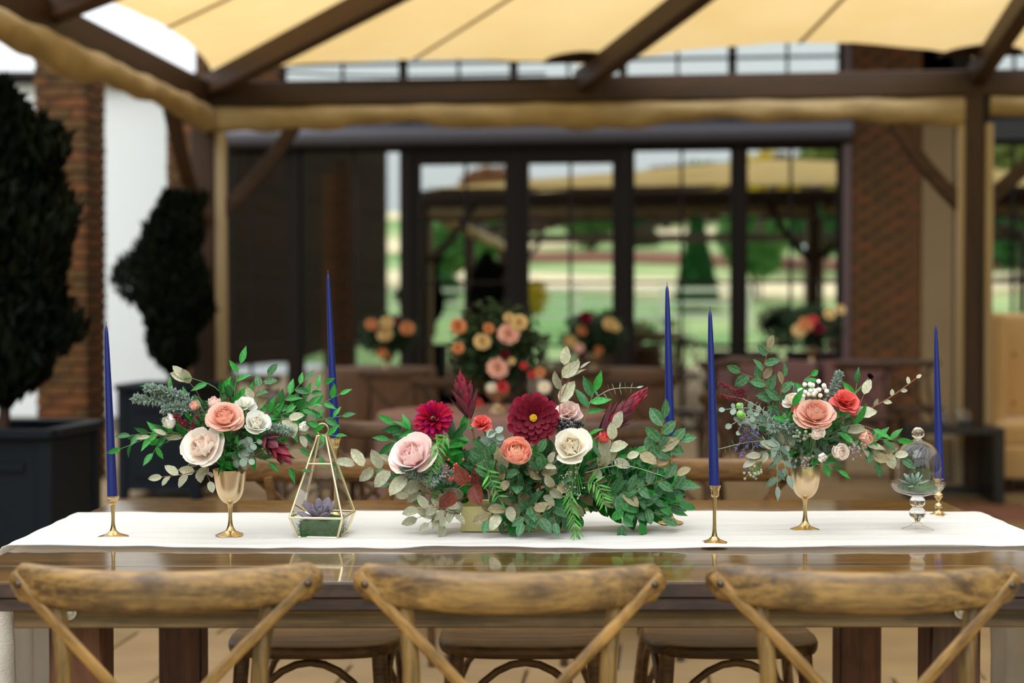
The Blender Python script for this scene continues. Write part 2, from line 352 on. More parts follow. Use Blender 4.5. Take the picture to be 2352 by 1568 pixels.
M['succ_g'] = plain('pale_green_succulent', (146, 176, 160), .5, noise=.2, nscale=40, trans=.1)
M['velvet'] = plain('beige_tufted_fabric', (206, 172, 120), .85, noise=.08, nscale=5, sheen=.3)
M['black'] = plain('black_metal', (26, 26, 28), .4)
M['greyc'] = plain('grey_cushion', (150, 138, 122), .9)
M['mauve'] = plain('mauve_tablecloth', (104, 70, 64), .85, noise=.1, nscale=3)
M['mauve2'] = plain('dusky_pink_tablecloth', (134, 100, 94), .85, noise=.1, nscale=3)
M['blush'] = plain('blush_tabletop', (104, 76, 56), .8)
M['strap'] = plain('black_webbing', (24, 20, 18), .7)
# ================================================================== SETTING
def canopy_mat():
    m, nt, p, N, L = newmat('tan_canvas_canopy'); N.remove(p)
    tco = N.new('ShaderNodeTexCoord'); t = N.new('ShaderNodeTexNoise'); t.inputs['Scale'].default_value = 1.3; t.inputs['Detail'].default_value = 6; L.new(tco.outputs['Object'], t.inputs[0])
    r = N.new('ShaderNodeValToRGB'); L.new(t.outputs[0], r.inputs[0]); r.color_ramp.elements[0].position = .3; r.color_ramp.elements[1].position = .75
    r.color_ramp.elements[0].color = rgb((228, 194, 130)); r.color_ramp.elements[1].color = rgb((238, 208, 150))
    d = N.new('ShaderNodeBsdfDiffuse'); tr = N.new('ShaderNodeBsdfTranslucent'); L.new(r.outputs[0], d.inputs[0]); L.new(r.outputs[0], tr.inputs[0])
    mx = N.new('ShaderNodeMixShader'); mx.inputs[0].default_value = .55; L.new(d.outputs[0], mx.inputs[1]); L.new(tr.outputs[0], mx.inputs[2]); L.new(mx.outputs[0], N['Material Output'].inputs[0]); return m
M['canopy'] = canopy_mat()

# floor: base slab + single paving stones
fl = thing('floor', None, None, kind='structure')
fbase = box('floor_bed', (-7, -3.2, -.3), (9, 17, -.012), M['joint'], fl)
st = box_mesh(.59, .39, .03, .004)
cnt = 0; far_v = []; far_f = []
R2 = Matrix.Rotation(STR_ROT, 4, 'Z')
def add_box_geo(vs, fs, M4, sx, sy, sz):
    b = len(vs)
    for x in (-1, 1):
        for y in (-1, 1):
            for z in (-1, 1): vs.append(M4 @ Vector((x * sx / 2, y * sy / 2, z * sz / 2)))
    for f in ((0, 1, 3, 2), (4, 6, 7, 5), (0, 4, 5, 1), (2, 3, 7, 6), (0, 2, 6, 4), (1, 5, 7, 3)): fs.append(tuple(b + i for i in f))
for j in range(44):
    for i in range(24):
        t = 12.2 - j * .4; s = -4.3 + i * .6 + (.3 if j % 2 else 0)
        p = S(s, t, -.015 + random.uniform(-.001, .001))
        if p.y > 14.1 or p.x < -6.8 or p.x > 8.6: continue
        vis = (4.3 < p.y < 9.3) and abs(p.x) < .375 * p.y + .2 and cnt < 290
        red = (p.y > 6.5 and p.x > 2.35 and p.x < 3.5 and (j % 4 in (0, 1)))
        if vis:
            obj('paving_stone', st, M['stonered'] if red else M['stone'], fl, Matrix.Translation(p) @ R2); cnt += 1
        else:
            add_box_geo(far_v, far_f, Matrix.Translation(p) @ R2, .59, .39, .03)
pv = obj('distant_paving', mesh_of('paving', far_v, far_f, False), M['stone'], fl); pv['kind'] = 'stuff'

# ---- facade behind: steel glazing in the t = WT plane
def FP(px, z, off=0.0): return S(s_at(px, WT), WT + off, z)
HZ0, HZ1 = 2.84, 3.07
def glazing(name, x0, x1, z0, z1, verts_px=(), horiz=(), frame=.05, off=0.0, bottom_panel=0.0, glassm=None):
    a, b = s_at(x0, WT), s_at(x1, WT)
    o = thing(name, None, None, S((a + b) / 2, WT, z0), STR_ROT, kind='structure')
    h = (b - a) / 2; H = z1 - z0
    box('frame', (-h, -.03, 0), (-h + frame, .03, H), M['steel'], o); box('frame', (h - frame, -.03, 0), (h, .03, H), M['steel'], o)
    box('frame', (-h + frame, -.03, H - frame), (h - frame, .03, H), M['steel'], o); box('frame', (-h + frame, -.03, 0), (h - frame, .03, frame), M['steel'], o)
    if bottom_panel: box('kick_panel', (-h + frame, -.02, frame), (h - frame, .02, bottom_panel), M['steel'], o)
    box('pane', (-h + frame, .004, frame + bottom_panel), (h - frame, .010, H - frame), glassm or M['glass'], o)
    for v in verts_px:
        q = s_at(v, WT) - (a + b) / 2; box('muntin', (q - .014, -.012, frame), (q + .014, -.0005, H - frame), M['steel'], o)
    for z in horiz:
        if z0 < z < z1: box('muntin', (-h + frame, -.014, z - z0 - .014), (h - frame, -.0005, z - z0 + .014), M['steel'], o)
    return o
HB = (.86, 1.49, 2.12)
glazing('window_1', 525, 672, 0, HZ0, (577,), HB)
glazing('window_2', 692, 926, 0, HZ0, (812,), (.86,), .03)
for nm, a_, b_, v_ in (('door_1', 948, 1180, 1070), ('door_2', 1196, 1426, 1310)):
    d_ = glazing(nm, a_, b_, .02, 2.76, (v_,), HB, .085, bottom_panel=.25)
    hs_ = .42 if nm == 'door_1' else -.42
    obj('handle', tube([Vector((hs_, -.08, .95)), Vector((hs_, -.08, 1.25))], .012), M['black'], d_)
glazing('window_3', 1446, 1688, 0, HZ0, (1565,), HB)
glazing('window_4', 1704, 1932, 0, HZ0, (1815,), HB)
def trim(name, x0, x1, z0, z1, m, y0=-.06, y1=.05):
    a, b = s_at(x0, WT), s_at(x1, WT)
    o = box(name, (a, -WT + y0, z0), (b, -WT + y1, z1), m); o.matrix_basis = Matrix.Translation(C0) @ R2 @ o.matrix_basis
    return tag(o, kind='structure')
trim('trim_1', 672, 692, 0, HZ0, M['steel'], -.07); trim('trim_2', 926, 948, 0, HZ0, M['steel'], -.07)
trim('trim_3', 1180, 1196, 0, HZ0, M['steel'], -.05); trim('trim_4', 1426, 1446, 0, HZ0, M['steel'], -.07)
trim('trim_5', 1688, 1704, 0, HZ0, M['steel'], -.07); trim('trim_6', 1932, 1950, 0, 5.6, M['purple'], -.1)
trim('trim_7', 948, 1426, 2.76, HZ0, M['steel'], -.06)
trim('trim_8', 520, 1932, HZ0, HZ1 + .02, M['steel'], -.03)
# the long rolled blind cassette under the transom
ca = thing('blind_cassette', 'long grey tubular blind cassette running above the steel doors', 'blind', S(s_at(1226, WT), WT + .12, 2.97), STR_ROT)
hw = (s_at(1936, WT) - s_at(520, WT)) / 2
obj('housing', sweep([Vector((-hw, 0, 0)), Vector((0, 0, 0)), Vector((hw, 0, 0))], circ(.105, 20)), M['roller'], ca)
obj('bottom_bar', box_mesh(hw * 2, .05, .03, .005), M['steel'], ca, Matrix.Translation((0, 0, -.118)))
# clerestory above
ups = [650, 927, 1180, 1430, 1680, 1932]
for k in range(5):
    glazing('window_%d' % (5 + k), ups[k], ups[k + 1], HZ1 + .02, 5.4, ((ups[k] + ups[k + 1]) / 2,), (3.7, 4.35), .04)
glazing('window_10', 2262, 2600, 0.3, 2.86, (2325, 2450), HB, .05)
trim('trim_9', 2262, 2600, 2.86, 3.05, M['black'], -.08)
glazing('window_11', 2262, 2600, 3.06, 5.0, (2325, 2450), (), .05)
trim('trim_10', 2113, 2184, 0, 3.0, M['beige'], -.09)
trim('trim_11', 2184, 2262, 0, 5.0, M['steel'], -.02)

ra, rb_ = s_at(2600, WT), s_at(2600, WT) + 6.5
wb_ = box('wall_back', (ra, -WT - .06, 0), (rb_, -WT + .1, 5.4), M['beige']); wb_.matrix_basis = Matrix.Translation(C0) @ R2 @ wb_.matrix_basis; tag(wb_, kind='structure')
# brick pieces, each one an object
bk = box_mesh(.215, .1025, .065, .004)
def brick_panel(name, x0, x1, z0, z1, depth=-.06):
    a, b = s_at(x0, WT), s_at(x1, WT); nx = max(1, round((b - a) / .225)); wdt = (b - a) / nx
    o = thing(name, None, None, S(a, WT, z0), STR_ROT, kind='structure')
    box('mortar', (0, depth + .012, 0), (b - a, .1, z1 - z0), M['mortar'], o)
    full = box_mesh(wdt - .01, .09, .065, .004); half = box_mesh(wdt / 2 - .01, .09, .065, .004)
    nz = int((z1 - z0) / .075)
    for j in range(nz):
        z = .0375 + j * .075
        if j % 2 == 0:
            for i in range(nx): obj('brick', full, M['brick'], o, Matrix.Translation(((i + .5) * wdt, depth + .05 + random.uniform(-.004, .004), z)))
        else:
            obj('brick', half, M['brick'], o, Matrix.Translation((wdt * .25, depth + .05, z))); obj('brick', half, M['brick'], o, Matrix.Translation((b - a - wdt * .25, depth + .05, z)))
            for i in range(nx - 1): obj('brick', full, M['brick'], o, Matrix.Translation(((i + 1) * wdt, depth + .05 + random.uniform(-.004, .004), z)))
    return o
brick_panel('wall_back', 1950, 2113, 0, 5.6)
brick_panel('wall_back', 455, 522, 0, 3.1)
brick_panel('wall_back', 455, 648, 3.1, 5.4)
def brick_column(name, X, Y, H, label, wid=.44):
    o = thing(name, label, 'pillar', (X, Y, 0), STR_ROT)
    box('mortar_core', (-wid / 2 + .012, -wid / 2 + .012, 0), (wid / 2 - .012, wid / 2 - .012, H), M['mortar'], o)
    L_ = wid - .1025 - .01; bm_ = box_mesh(L_, .1025, .065, .004)
    for j in range(int(H / .075)):
        z = .0375 + j * .075; fl_ = 1 if j % 2 else -1
        for k in range(4):
            R4 = Matrix.Rotation(k * PI / 2, 4, 'Z')
            obj('brick', bm_, M['brick'], o, R4 @ Matrix.Translation((fl_ * (wid - L_) / 2, -wid / 2 + .051 + random.uniform(-.004, .003), z)))
    return o
brick_column('brick_pillar', (165 - 1176) / F * 10.2, 10.2, 3.05, 'tall red-brown brick pillar behind the taller dark evergreen at left', .37)
brick_column('brick_pillar', (428 - 1176) / F * 11.6, 11.6, 3.05, 'red-brown brick pillar half hidden behind the corner post and the smaller evergreen', .24)
# white neighbouring wall far left, its gutter, and dark interior behind the glass
ww = box('wall_left', (-9, 16.2, 0), (-3.1, 16.5, 3.85), M['white']); tag(ww, kind='structure')
gu = obj('trim_12', sweep([Vector((-9, 16.1, 3.86)), Vector((-6, 16.1, 3.84)), Vector((-3.1, 16.1, 3.82))], circ(.07, 10)), M['steel']); tag(gu, kind='structure')
ir = thing('wall_interior', None, None, S(s_at(1226, WT), WT, 0), STR_ROT, kind='structure')
hw2 = 5.6
hw3 = s_at(1226, WT) - s_at(470, WT)
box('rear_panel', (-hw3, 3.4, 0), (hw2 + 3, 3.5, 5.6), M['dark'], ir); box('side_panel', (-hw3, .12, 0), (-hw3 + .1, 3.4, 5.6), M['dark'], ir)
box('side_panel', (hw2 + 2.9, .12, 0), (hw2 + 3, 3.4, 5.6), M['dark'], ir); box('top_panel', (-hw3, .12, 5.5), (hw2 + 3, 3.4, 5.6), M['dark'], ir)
# brick building that closes the courtyard on the left, outside the frame (the glass shows it)
def brickwall_mat():
    m, nt, p, N, L = newmat('far_brickwork'); tco = N.new('ShaderNodeTexCoord'); b = N.new('ShaderNodeTexBrick')
    mp = N.new('ShaderNodeMapping'); mp.inputs['Rotation'].default_value = (PI / 2, 0, PI / 2); L.new(tco.outputs['Object'], mp.inputs[0])
    L.new(mp.outputs[0], b.inputs[0]); b.inputs['Scale'].default_value = 4.6; b.inputs['Color1'].default_value = rgb((46, 30, 20)); b.inputs['Color2'].default_value = rgb((34, 22, 15)); b.inputs['Mortar'].default_value = rgb((44, 34, 26)); b.inputs['Mortar Size'].default_value = .02
    L.new(b.outputs[0], p.inputs['Base Color']); p.inputs['Roughness'].default_value = .95; p.inputs['Specular IOR Level'].default_value = .1; return m
wl_ = box('wall_left', (-9.4, -12, 0), (-9, 8.2, 6.4), brickwall_mat()); tag(wl_, kind='structure')

# unseen, added for shade: overhang keeps sky off the facade, wall cuts right-hand light
ev = box('added_sky_shade', (-1.2, 4.78 - 3.6, 5.45), (12.0, 8.4, 5.6), M['beam']); ev.matrix_basis = Matrix.Translation(C0) @ R2 @ ev.matrix_basis; tag(ev, kind='structure')
wr_ = box('added_side_shade_wall', (12.2, -9, 0), (12.6, 15, 5.4), wl_.data.materials[0]); tag(wr_, kind='structure')
# ================================================================== PERGOLA
pg = thing('pergola', 'dark timber pergola with a tan canvas canopy over the long table', 'pergola', (0, 0, 0))
def pb(name, a, b, w_, h_, m, bev=.006): return bar(name, a, b, w_, h_, m, pg, bev)
SP = 5.12; ZB0, ZB1 = 2.61, 2.775; FS = 2.85; AP = 3.74
apex = S(SP, SP, AP)
def fz(t): return FS + (AP - FS) * t / SP
zc = (ZB0 + ZB1) / 2
pb('beam', S(-.16, .07 - .14, zc), S(2 * SP + .16, -.07, zc), .14, ZB1 - ZB0, M['beam'])
pb('beam', S(-.08, 0.0, zc), S(-.08, 2 * SP, zc), .14, ZB1 - ZB0, M['beam'])
pb('beam', S(2 * SP + .08, 0, zc), S(2 * SP + .08, 2 * SP, zc), .14, ZB1 - ZB0, M['beam'])
pb('beam', S(0, 2 * SP, zc), S(2 * SP, 2 * SP, zc), .14, ZB1 - ZB0, M['beam'])
feet = []
for k in range(5): feet.append((k * SP / 2, 0.0))
for k in range(1, 5): feet.append((0.0, k * SP / 2)); feet.append((2 * SP, k * SP / 2))
for k in range(1, 4): feet.append((k * SP / 2, 2 * SP))
for s, t in feet:
    f0 = S(s, t, FS - .10); d = (apex - Vector((0, 0, .1))) - f0
    pb('rafter', f0 - d * .012, f0 + d * .985, .10, .15, M['beam'])
obj('apex_hub', lathe([(.02, -.34), (.15, -.28), (.17, -.05), (.17, .02), (.05, .1)], 16), M['beam'], pg, Matrix.Translation(apex))
for s, t in ((-.08, -.07), (SP - .02, -.07), (2 * SP + .08, -.07), (-.08, 2 * SP), (2 * SP + .08, 2 * SP), (-.08, SP), (2 * SP + .08, SP)):
    pw = .16 if s < 0 else .115
    o = obj('post', box_mesh(pw, .14, 2.615, .006), M['post'], pg, Matrix.Translation(S(s, t, 1.3075)) @ R2)
# braces (slightly bowed)
def brace(a, b, bow):
    a = Vector(a); b = Vector(b); m_ = (a + b) / 2 + Vector(bow)
    P_ = catmull([a, m_, b], 5); vs, fs = sweep_geo(P_, rrect(.09, .08, .008), Vector((0, -1, 0)))
    obj('brace', mesh_of('brace', vs, fs, True, 40), M['beam'], pg)
brace(S(.02, -.07, 1.86), S(.66, -.07, 2.63), (.03, 0, -.03)); brace(S(SP - .06, -.07, 1.86), S(SP - .62, -.07, 2.63), (-.03, 0, -.03))
brace(S(SP + .05, -.07, 1.9), S(SP + .7, -.07, 2.63), (.03, 0, -.03)); brace(S(-.08, .05, 1.86), S(-.08, .7, 2.63), (0, -.03, -.03))
brace(S(.02, 2 * SP, 1.86), S(.7, 2 * SP, 2.63), (.03, 0, -.03)); brace(S(-.08, SP - .05, 1.86), S(-.08, SP - .7, 2.63), (0, .03, -.03))
# tan curtain tracks beside the posts
for s0 in (.015, SP - .125, SP + .05):
    obj('curtain_track', box_mesh(.075 if s0 < 1 else .055, .07, 2.4, .01), M['track'], pg, Matrix.Translation(S(s0 + .03, -.05, 1.23)) @ R2)
# rolled canvas under the beams, lumpy
def roll(a, b, seed, name='rolled_curtain'):
    rnd = random.Random(seed); n = 70; a = Vector(a); b = Vector(b); L_ = (b - a).length
    ph = [rnd.uniform(0, 6) for _ in range(6)]; P_ = []; vs = []; fs = []
    d = (b - a).normalized(); side = d.cross(Vector((0, 0, 1))).normalized(); m_ = 14
    for i in range(n + 1):
        u = i / n; x = u * L_
        h = .083 + .012 * math.sin(x * 2.6 + ph[0]) + .007 * math.sin(x * 6.1 + ph[1]) + .004 * math.sin(x * 15 + ph[2])
        c = a + (b - a) * u
        for k in range(m_):
            th = 2 * PI * k / m_; rr = 1 + .07 * math.sin(3 * th + x * 9 + ph[3]) + .05 * math.sin(5 * th - x * 17 + ph[4])
            vs.append(c + side * (.055 * math.cos(th) * rr) + Vector((0, 0, -h + h * math.sin(th) * rr)))
    for i in range(n):
        for k in range(m_):
            l = (k + 1) % m_; fs.append((i * m_ + k, i * m_ + l, (i + 1) * m_ + l, (i + 1) * m_ + k))
    obj(name, mesh_of('roll', vs, fs), M['tan'], pg)
roll(S(.0, -.05, ZB0 + .005), S(SP - .08, -.05, ZB0 + .005), 3); roll(S(SP + .08, -.05, ZB0 + .005), S(2 * SP, -.05, ZB0 + .005), 5)
roll(S(-.02, 0, ZB0 + .005), S(-.02, SP - .1, ZB0 + .005), 8); roll(S(-.02, SP + .1, ZB0 + .005), S(-.02, 2 * SP, ZB0 + .005), 9)
# canvas panels: one per bay between rafters, edge scalloped inwards, slight sag; seam as a sub-part
def panel(f0, f1, dep, seam=True):
    n, k = 14, 16; vs = []; fs = []
    a = S(f0[0], f0[1], FS); b = S(f1[0], f1[1], FS)
    for i in range(n + 1):
        u = i / n; e = a.lerp(b, u)
        for j in range(k + 1):
            v0 = dep * 4 * u * (1 - u); v = v0 + (1 - v0) * j / k
            p = e.lerp(apex, v); sag = -.02 * 4 * u * (1 - u) * (1 - v)
            vs.append(p + Vector((0, 0, sag + .004 * math.sin(u * 30 + v * 9) * (1 - v))))
    for i in range(n):
        for j in range(k): fs.append((i * (k + 1) + j, i * (k + 1) + j + 1, (i + 1) * (k + 1) + j + 1, (i + 1) * (k + 1) + j))
    o = obj('canopy_panel', mesh_of('panel', vs, fs), M['canopy'], pg)
    if seam:
        i = n // 2; P_ = [Vector(vs[i * (k + 1) + j]) + Vector((0, 0, -.004)) for j in range(k)]
        obj('seam', sweep(P_, rrect(.03, .003, .001), Vector((0, 0, 1))), M['seam'], o)
M['seam'] = plain('canvas_seam', (176, 138, 84), .9)
q = SP / 2
bays = [((0, 0), (q, 0), .04), ((q, 0), (2 * q, 0), .075), ((2 * q, 0), (3 * q, 0), .075), ((3 * q, 0), (4 * q, 0), .06),
        ((0, q), (0, 0), .035), ((0, 2 * q), (0, q), .04), ((4 * q, 0), (4 * q, q), .08), ((4 * q, q), (4 * q, 2 * q), .08)]
for a_, b_, dd in bays: panel(a_, b_, dd)
# dark corner patches and a slack strap at the back beam
for s in (q, 2 * q):
    P_ = [S(s - .28, .10, FS + .012), S(s - .2, .22, FS + .036), S(s, .30, FS + .05), S(s + .2, .22, FS + .036), S(s + .28, .10, FS + .012)]
    P_ = catmull(P_, 4); vs = [p - Vector((0, 0, .015)) for p in P_] + [p - Vector((0, 0, .022)) for p in P_]; n = len(P_)
    fs = [tuple(range(n)), tuple(reversed(range(n, 2 * n)))] + [(i, n + i, n + i + 1, i + 1) for i in range(n - 1)] + [(n - 1, 2 * n - 1, n, 0)]
    obj('corner_patch', mesh_of('patch', vs, fs, False), M['beam'], pg)
P_ = catmull([S(-.05, .02, 2.86), S(.45, .02, 2.835), S(.95, .03, 2.80), S(1.5, .03, 2.785), S(2.3, .02, 2.79)], 6)
obj('strap', sweep(P_, rrect(.05, .008, .002), Vector((0, 0, 1))), M['strap'], pg)

# ================================================================== LANDSCAPE (seen in the glass)
def terrain(q_):
    K = [(-40, 0), (4, 0), (12, .7), (20, 1.7), (40, 4.0), (70, 8.2), (110, 11), (300, 11)]
    for (a, za), (b, zb) in zip(K, K[1:]):
        if q_ <= b:
            u = max(0, (q_ - a) / (b - a)); return za + (zb - za) * u
    return 11
vs = []; fs = []; nx, ny = 40, 60
for j in range(ny + 1):
    Y = -3.25 - 130 * (j / ny) ** 1.5
    for i in range(nx + 1):
        X = -90 + 180 * i / nx; vs.append((X, Y, terrain(-Y) - .02 + (.25 * math.sin(X * .21 + Y * .1) if Y < -8 else 0)))
for j in range(ny):
    for i in range(nx): fs.append((j * (nx + 1) + i, j * (nx + 1) + i + 1, (j + 1) * (nx + 1) + i + 1, (j + 1) * (nx + 1) + i))
def lawn_mat():
    m, nt, p, N, L = newmat('mown_lawn'); tco = N.new('ShaderNodeTexCoord')
    t = N.new('ShaderNodeTexNoise'); t.inputs['Scale'].default_value = .12; t.inputs['Detail'].default_value = 3; L.new(tco.outputs['Object'], t.inputs[0])
    r = N.new('ShaderNodeValToRGB'); L.new(t.outputs[0], r.inputs[0]); r.color_ramp.elements[0].position = .4; r.color_ramp.elements[1].position = .6
    r.color_ramp.elements[0].color = rgb((116, 156, 88)); r.color_ramp.elements[1].color = rgb((176, 188, 128)); L.new(r.outputs[0], p.inputs['Base Color']); p.inputs['Roughness'].default_value = .95; return m
g_ = obj('lawn', mesh_of('lawn', vs, fs), lawn_mat()); tag(g_, kind='structure')
outer = box('ground', (-80, -3.2, -.5), (80, 90, -.32), plain('gravel_ground', (150, 138, 120), .9)); tag(outer, kind='structure')
cream = plain('pale_gravel_path', (236, 214, 176), .9); mulch = plain('brown_mulch_bed', (134, 84, 62), .95)
def strip(name, q0, q1, m_, x0=-70, x1=70):
    vs = []; fs = []
    for i in range(41):
        X = x0 + (x1 - x0) * i / 40; wv = .25 * math.sin(X * .21 + -(q0) * .1)
        vs += [(X, -q0, terrain(q0) + wv + .12), (X, -q1, terrain(q1) + wv + .12), (X, -q0, terrain(q0) + wv - .3), (X, -q1, terrain(q1) + wv - .3)]
    for i in range(40):
        b = i * 4; fs += [(b, b + 4, b + 5, b + 1), (b, b + 2, b + 6, b + 4), (b + 1, b + 5, b + 7, b + 3)]
    tag(obj(name, mesh_of('strip', vs, fs, False), m_), kind='structure')
strip('path', 21, 27, cream); strip('path', 43, 50, cream); strip('garden_bed', 32, 37, mulch, -10, 40); strip('path', 60, 66, cream)
# white rail fence: each rail and post a part
fwhite = plain('white_fence_paint', (238, 232, 220), .6)
def rail_fence(qd, X0, X1, hts, label):
    o = thing('rail_fence', label, 'fence', ((X0 + X1) / 2, -qd, terrain(qd)))
    n = int((X1 - X0) / 2.4); h = (X1 - X0) / 2
    for i in range(n + 1): box('fence_post', (-h + i * 2 * h / n - .06, -.06, -.3), (-h + i * 2 * h / n + .06, .06, hts[-1] + .12), fwhite, o)
    for z in hts: box('fence_rail', (-h, .06, z - .06), (h, .1, z + .06), fwhite, o)
rail_fence(13, -16, 1.5, (.25, .62, 1.0), 'long white post-and-rail fence along the lawn, mirrored in the doors')
leafy = {}
def crown_mesh(seed, rx, ry, rz, n, leaf, holes=.15):
    rnd = random.Random(seed); vs = []; fs = []
    lob = [(rnd.gauss(0, 1), rnd.gauss(0, 1), rnd.gauss(0, 1)) for _ in range(9)]
    lob = [Vector(l).normalized() for l in lob]
    for i in range(n):
        d = Vector((rnd.gauss(0, 1), rnd.gauss(0, 1), rnd.gauss(0, 1))).normalized()
        k = .78 + .22 * max(d.dot(l) for l in lob) ** 6
        r = k * (rnd.random() ** .28)
        c = Vector((d.x * rx * r, d.y * ry * r, d.z * rz * r))
        a = Vector((rnd.gauss(0, 1), rnd.gauss(0, 1), rnd.gauss(0, 1))).normalized(); b = a.orthogonal().normalized()
        s_ = leaf * rnd.uniform(.6, 1.3); q0 = len(vs); nn = a.cross(b)
        vs += [c - a * s_, c + b * s_ * .45 + nn * s_ * .1, c + a * s_, c - b * s_ * .45 - nn * s_ * .1]; fs.append((q0, q0 + 1, q0 + 2, q0 + 3))
    return mesh_of('crown', vs, fs, False)
def tree_at(px, D_, ztop, rad, col, name, label, conical=False, group=None):
    p = mirror(px, 700, D_); gz = terrain(-p.y); H = max(1.0, ztop)
    o = thing(name, label, 'bush' if 'bush' in name else 'tree', (p.x, p.y, gz - .1), 0, group)
    n = 2200
    if conical:
        rnd = random.Random(int(px)); vs = []; fs = []
        for i in range(n):
            h = rnd.random() ** 1.4; th = rnd.uniform(0, 2 * PI); r = rad * (1 - h) * (.7 + .3 * rnd.random()); c = Vector((r * math.cos(th), r * math.sin(th), .1 + h * H))
            a = Vector((rnd.gauss(0, 1), rnd.gauss(0, 1), rnd.gauss(0, 1))).normalized(); b = a.orthogonal().normalized(); s_ = .16; q0 = len(vs)
            vs += [c - a * s_, c + b * s_ * .6, c + a * s_, c - b * s_ * .6]; fs.append((q0, q0 + 1, q0 + 2, q0 + 3))
        cm_ = mesh_of('crown', vs, fs, False); fo = obj('foliage', cm_, col, o)
    else:
        cm_ = crown_mesh(int(px * 7 + D_), rad, rad, H * .45, n, rad * .13); fo = obj('foliage', cm_, col, o, Matrix.Translation((0, 0, H * .58)))
    fo['kind'] = 'stuff'
    obj('trunk', tube([Vector((0, 0, 0)), Vector((0, 0, H * .5))], rad * .08, rad * .05), M['beam'], o)
fg = plain('fresh_green_foliage', (100, 152, 80), .8, trans=.2); dg = plain('deep_green_foliage', (46, 104, 48), .8, trans=.2)
yl = plain('yellow_autumn_foliage', (208, 182, 42), .8, trans=.25); rb = plain('russet_foliage', (150, 104, 70), .8, trans=.2); og = plain('olive_foliage', (120, 130, 60), .8, trans=.2)
for px, D_, H, r, c, nm, lb, cone in [
    (1010, 52, 2.6, 1.5, fg, 'round_bush', 'fresh green bush on the lawn, mirrored in the left door', False),
    (1090, 60, 3.0, 1.6, fg, 'round_bush', 'large rounded green bush mirrored by the central door mullion', False),
    (1000, 47, 1.3, 1.0, dg, 'round_bush', 'deep green low bush mirrored low in the left door', False),
    (1125, 50, 1.2, .6, yl, 'round_bush', 'yellow low bush mirrored beside the meeting door stiles', False),
    (1240, 78, 3.2, 2.6, rb, 'autumn_tree', 'russet tree mirrored at the left of the right door', False),
    (1360, 66, 3.6, 1.5, fg, 'round_bush', 'tall fresh green bush mirrored at the right of the right door', False),
    (1140, 95, 3.4, 3.2, rb, 'autumn_tree', 'brown autumn tree up the hill, mirrored in the left door', False),
    (1230, 42, 1.5, .4, yl, 'round_bush', 'small yellow shrub mirrored at the foot of the right door', False),
    (1600, 46, 3.4, .75, dg, 'conical_evergreen', 'narrow conical evergreen mirrored beside the tall blue candle', True),
    (1530, 80, 3.6, 3.0, rb, 'autumn_tree', 'wide russet tree mirrored in the pane right of the doors', False),
    (1640, 88, 3.6, 4.2, og, 'olive_tree', 'olive-leaved tree up the hill, mirrored in the pane right of the doors', False),
    (1770, 60, 4.8, 2.6, yl, 'yellow_tree', 'bright yellow autumn tree mirrored in the last glazed pane', False),
    (1880, 56, 3.4, 1.5, dg, 'round_bush', 'dark green bush mirrored at the right of the last pane', False),
    (1730, 48, 3.5, 1.3, fg, 'round_bush', 'fresh green bush mirrored at the left of the last pane', False),
    (1960, 104, 5.0, 5.0, og, 'olive_tree', 'broad olive tree mirrored in the last glazed pane', False),
    (1470, 70, 3.5, 1.0, dg, 'conical_evergreen', 'slim dark conical evergreen mirrored beside the dark steel mullion', True),
    (2320, 60, 5.0, 4.5, og, 'olive_tree', 'olive tree mirrored in the window above the tufted sofa', False),
    (2400, 50, 3.0, 2.5, dg, 'round_bush', 'dark green bush mirrored in the window above the tufted sofa', False)]:
    tree_at(px, D_, H, r, c, nm, lb, cone)
for px, lab in ((1748, 'pale globe lamp on a pole mirrored in the last pane, the lower one'), (1850, 'pale globe lamp on a pole mirrored in the last pane, the upper one')):
    p = mirror(px, 600, 48 if px < 1800 else 46); gz = terrain(-p.y); ztop = 2.5 if px < 1800 else 2.9
    o = thing('globe_lamp', lab, 'lamp', (p.x, p.y, gz - .05))
    obj('pole', tube([Vector((0, 0, 0)), Vector((0, 0, ztop - gz + .1))], .04), M['steel'], o)
    obj('globe', lathe(smooth_prof([(.02, 0), (.15, .07), (.2, .2), (.15, .33), (.02, .4)]), 18), M['white'], o, Matrix.Translation((0, 0, ztop - gz + .1)))
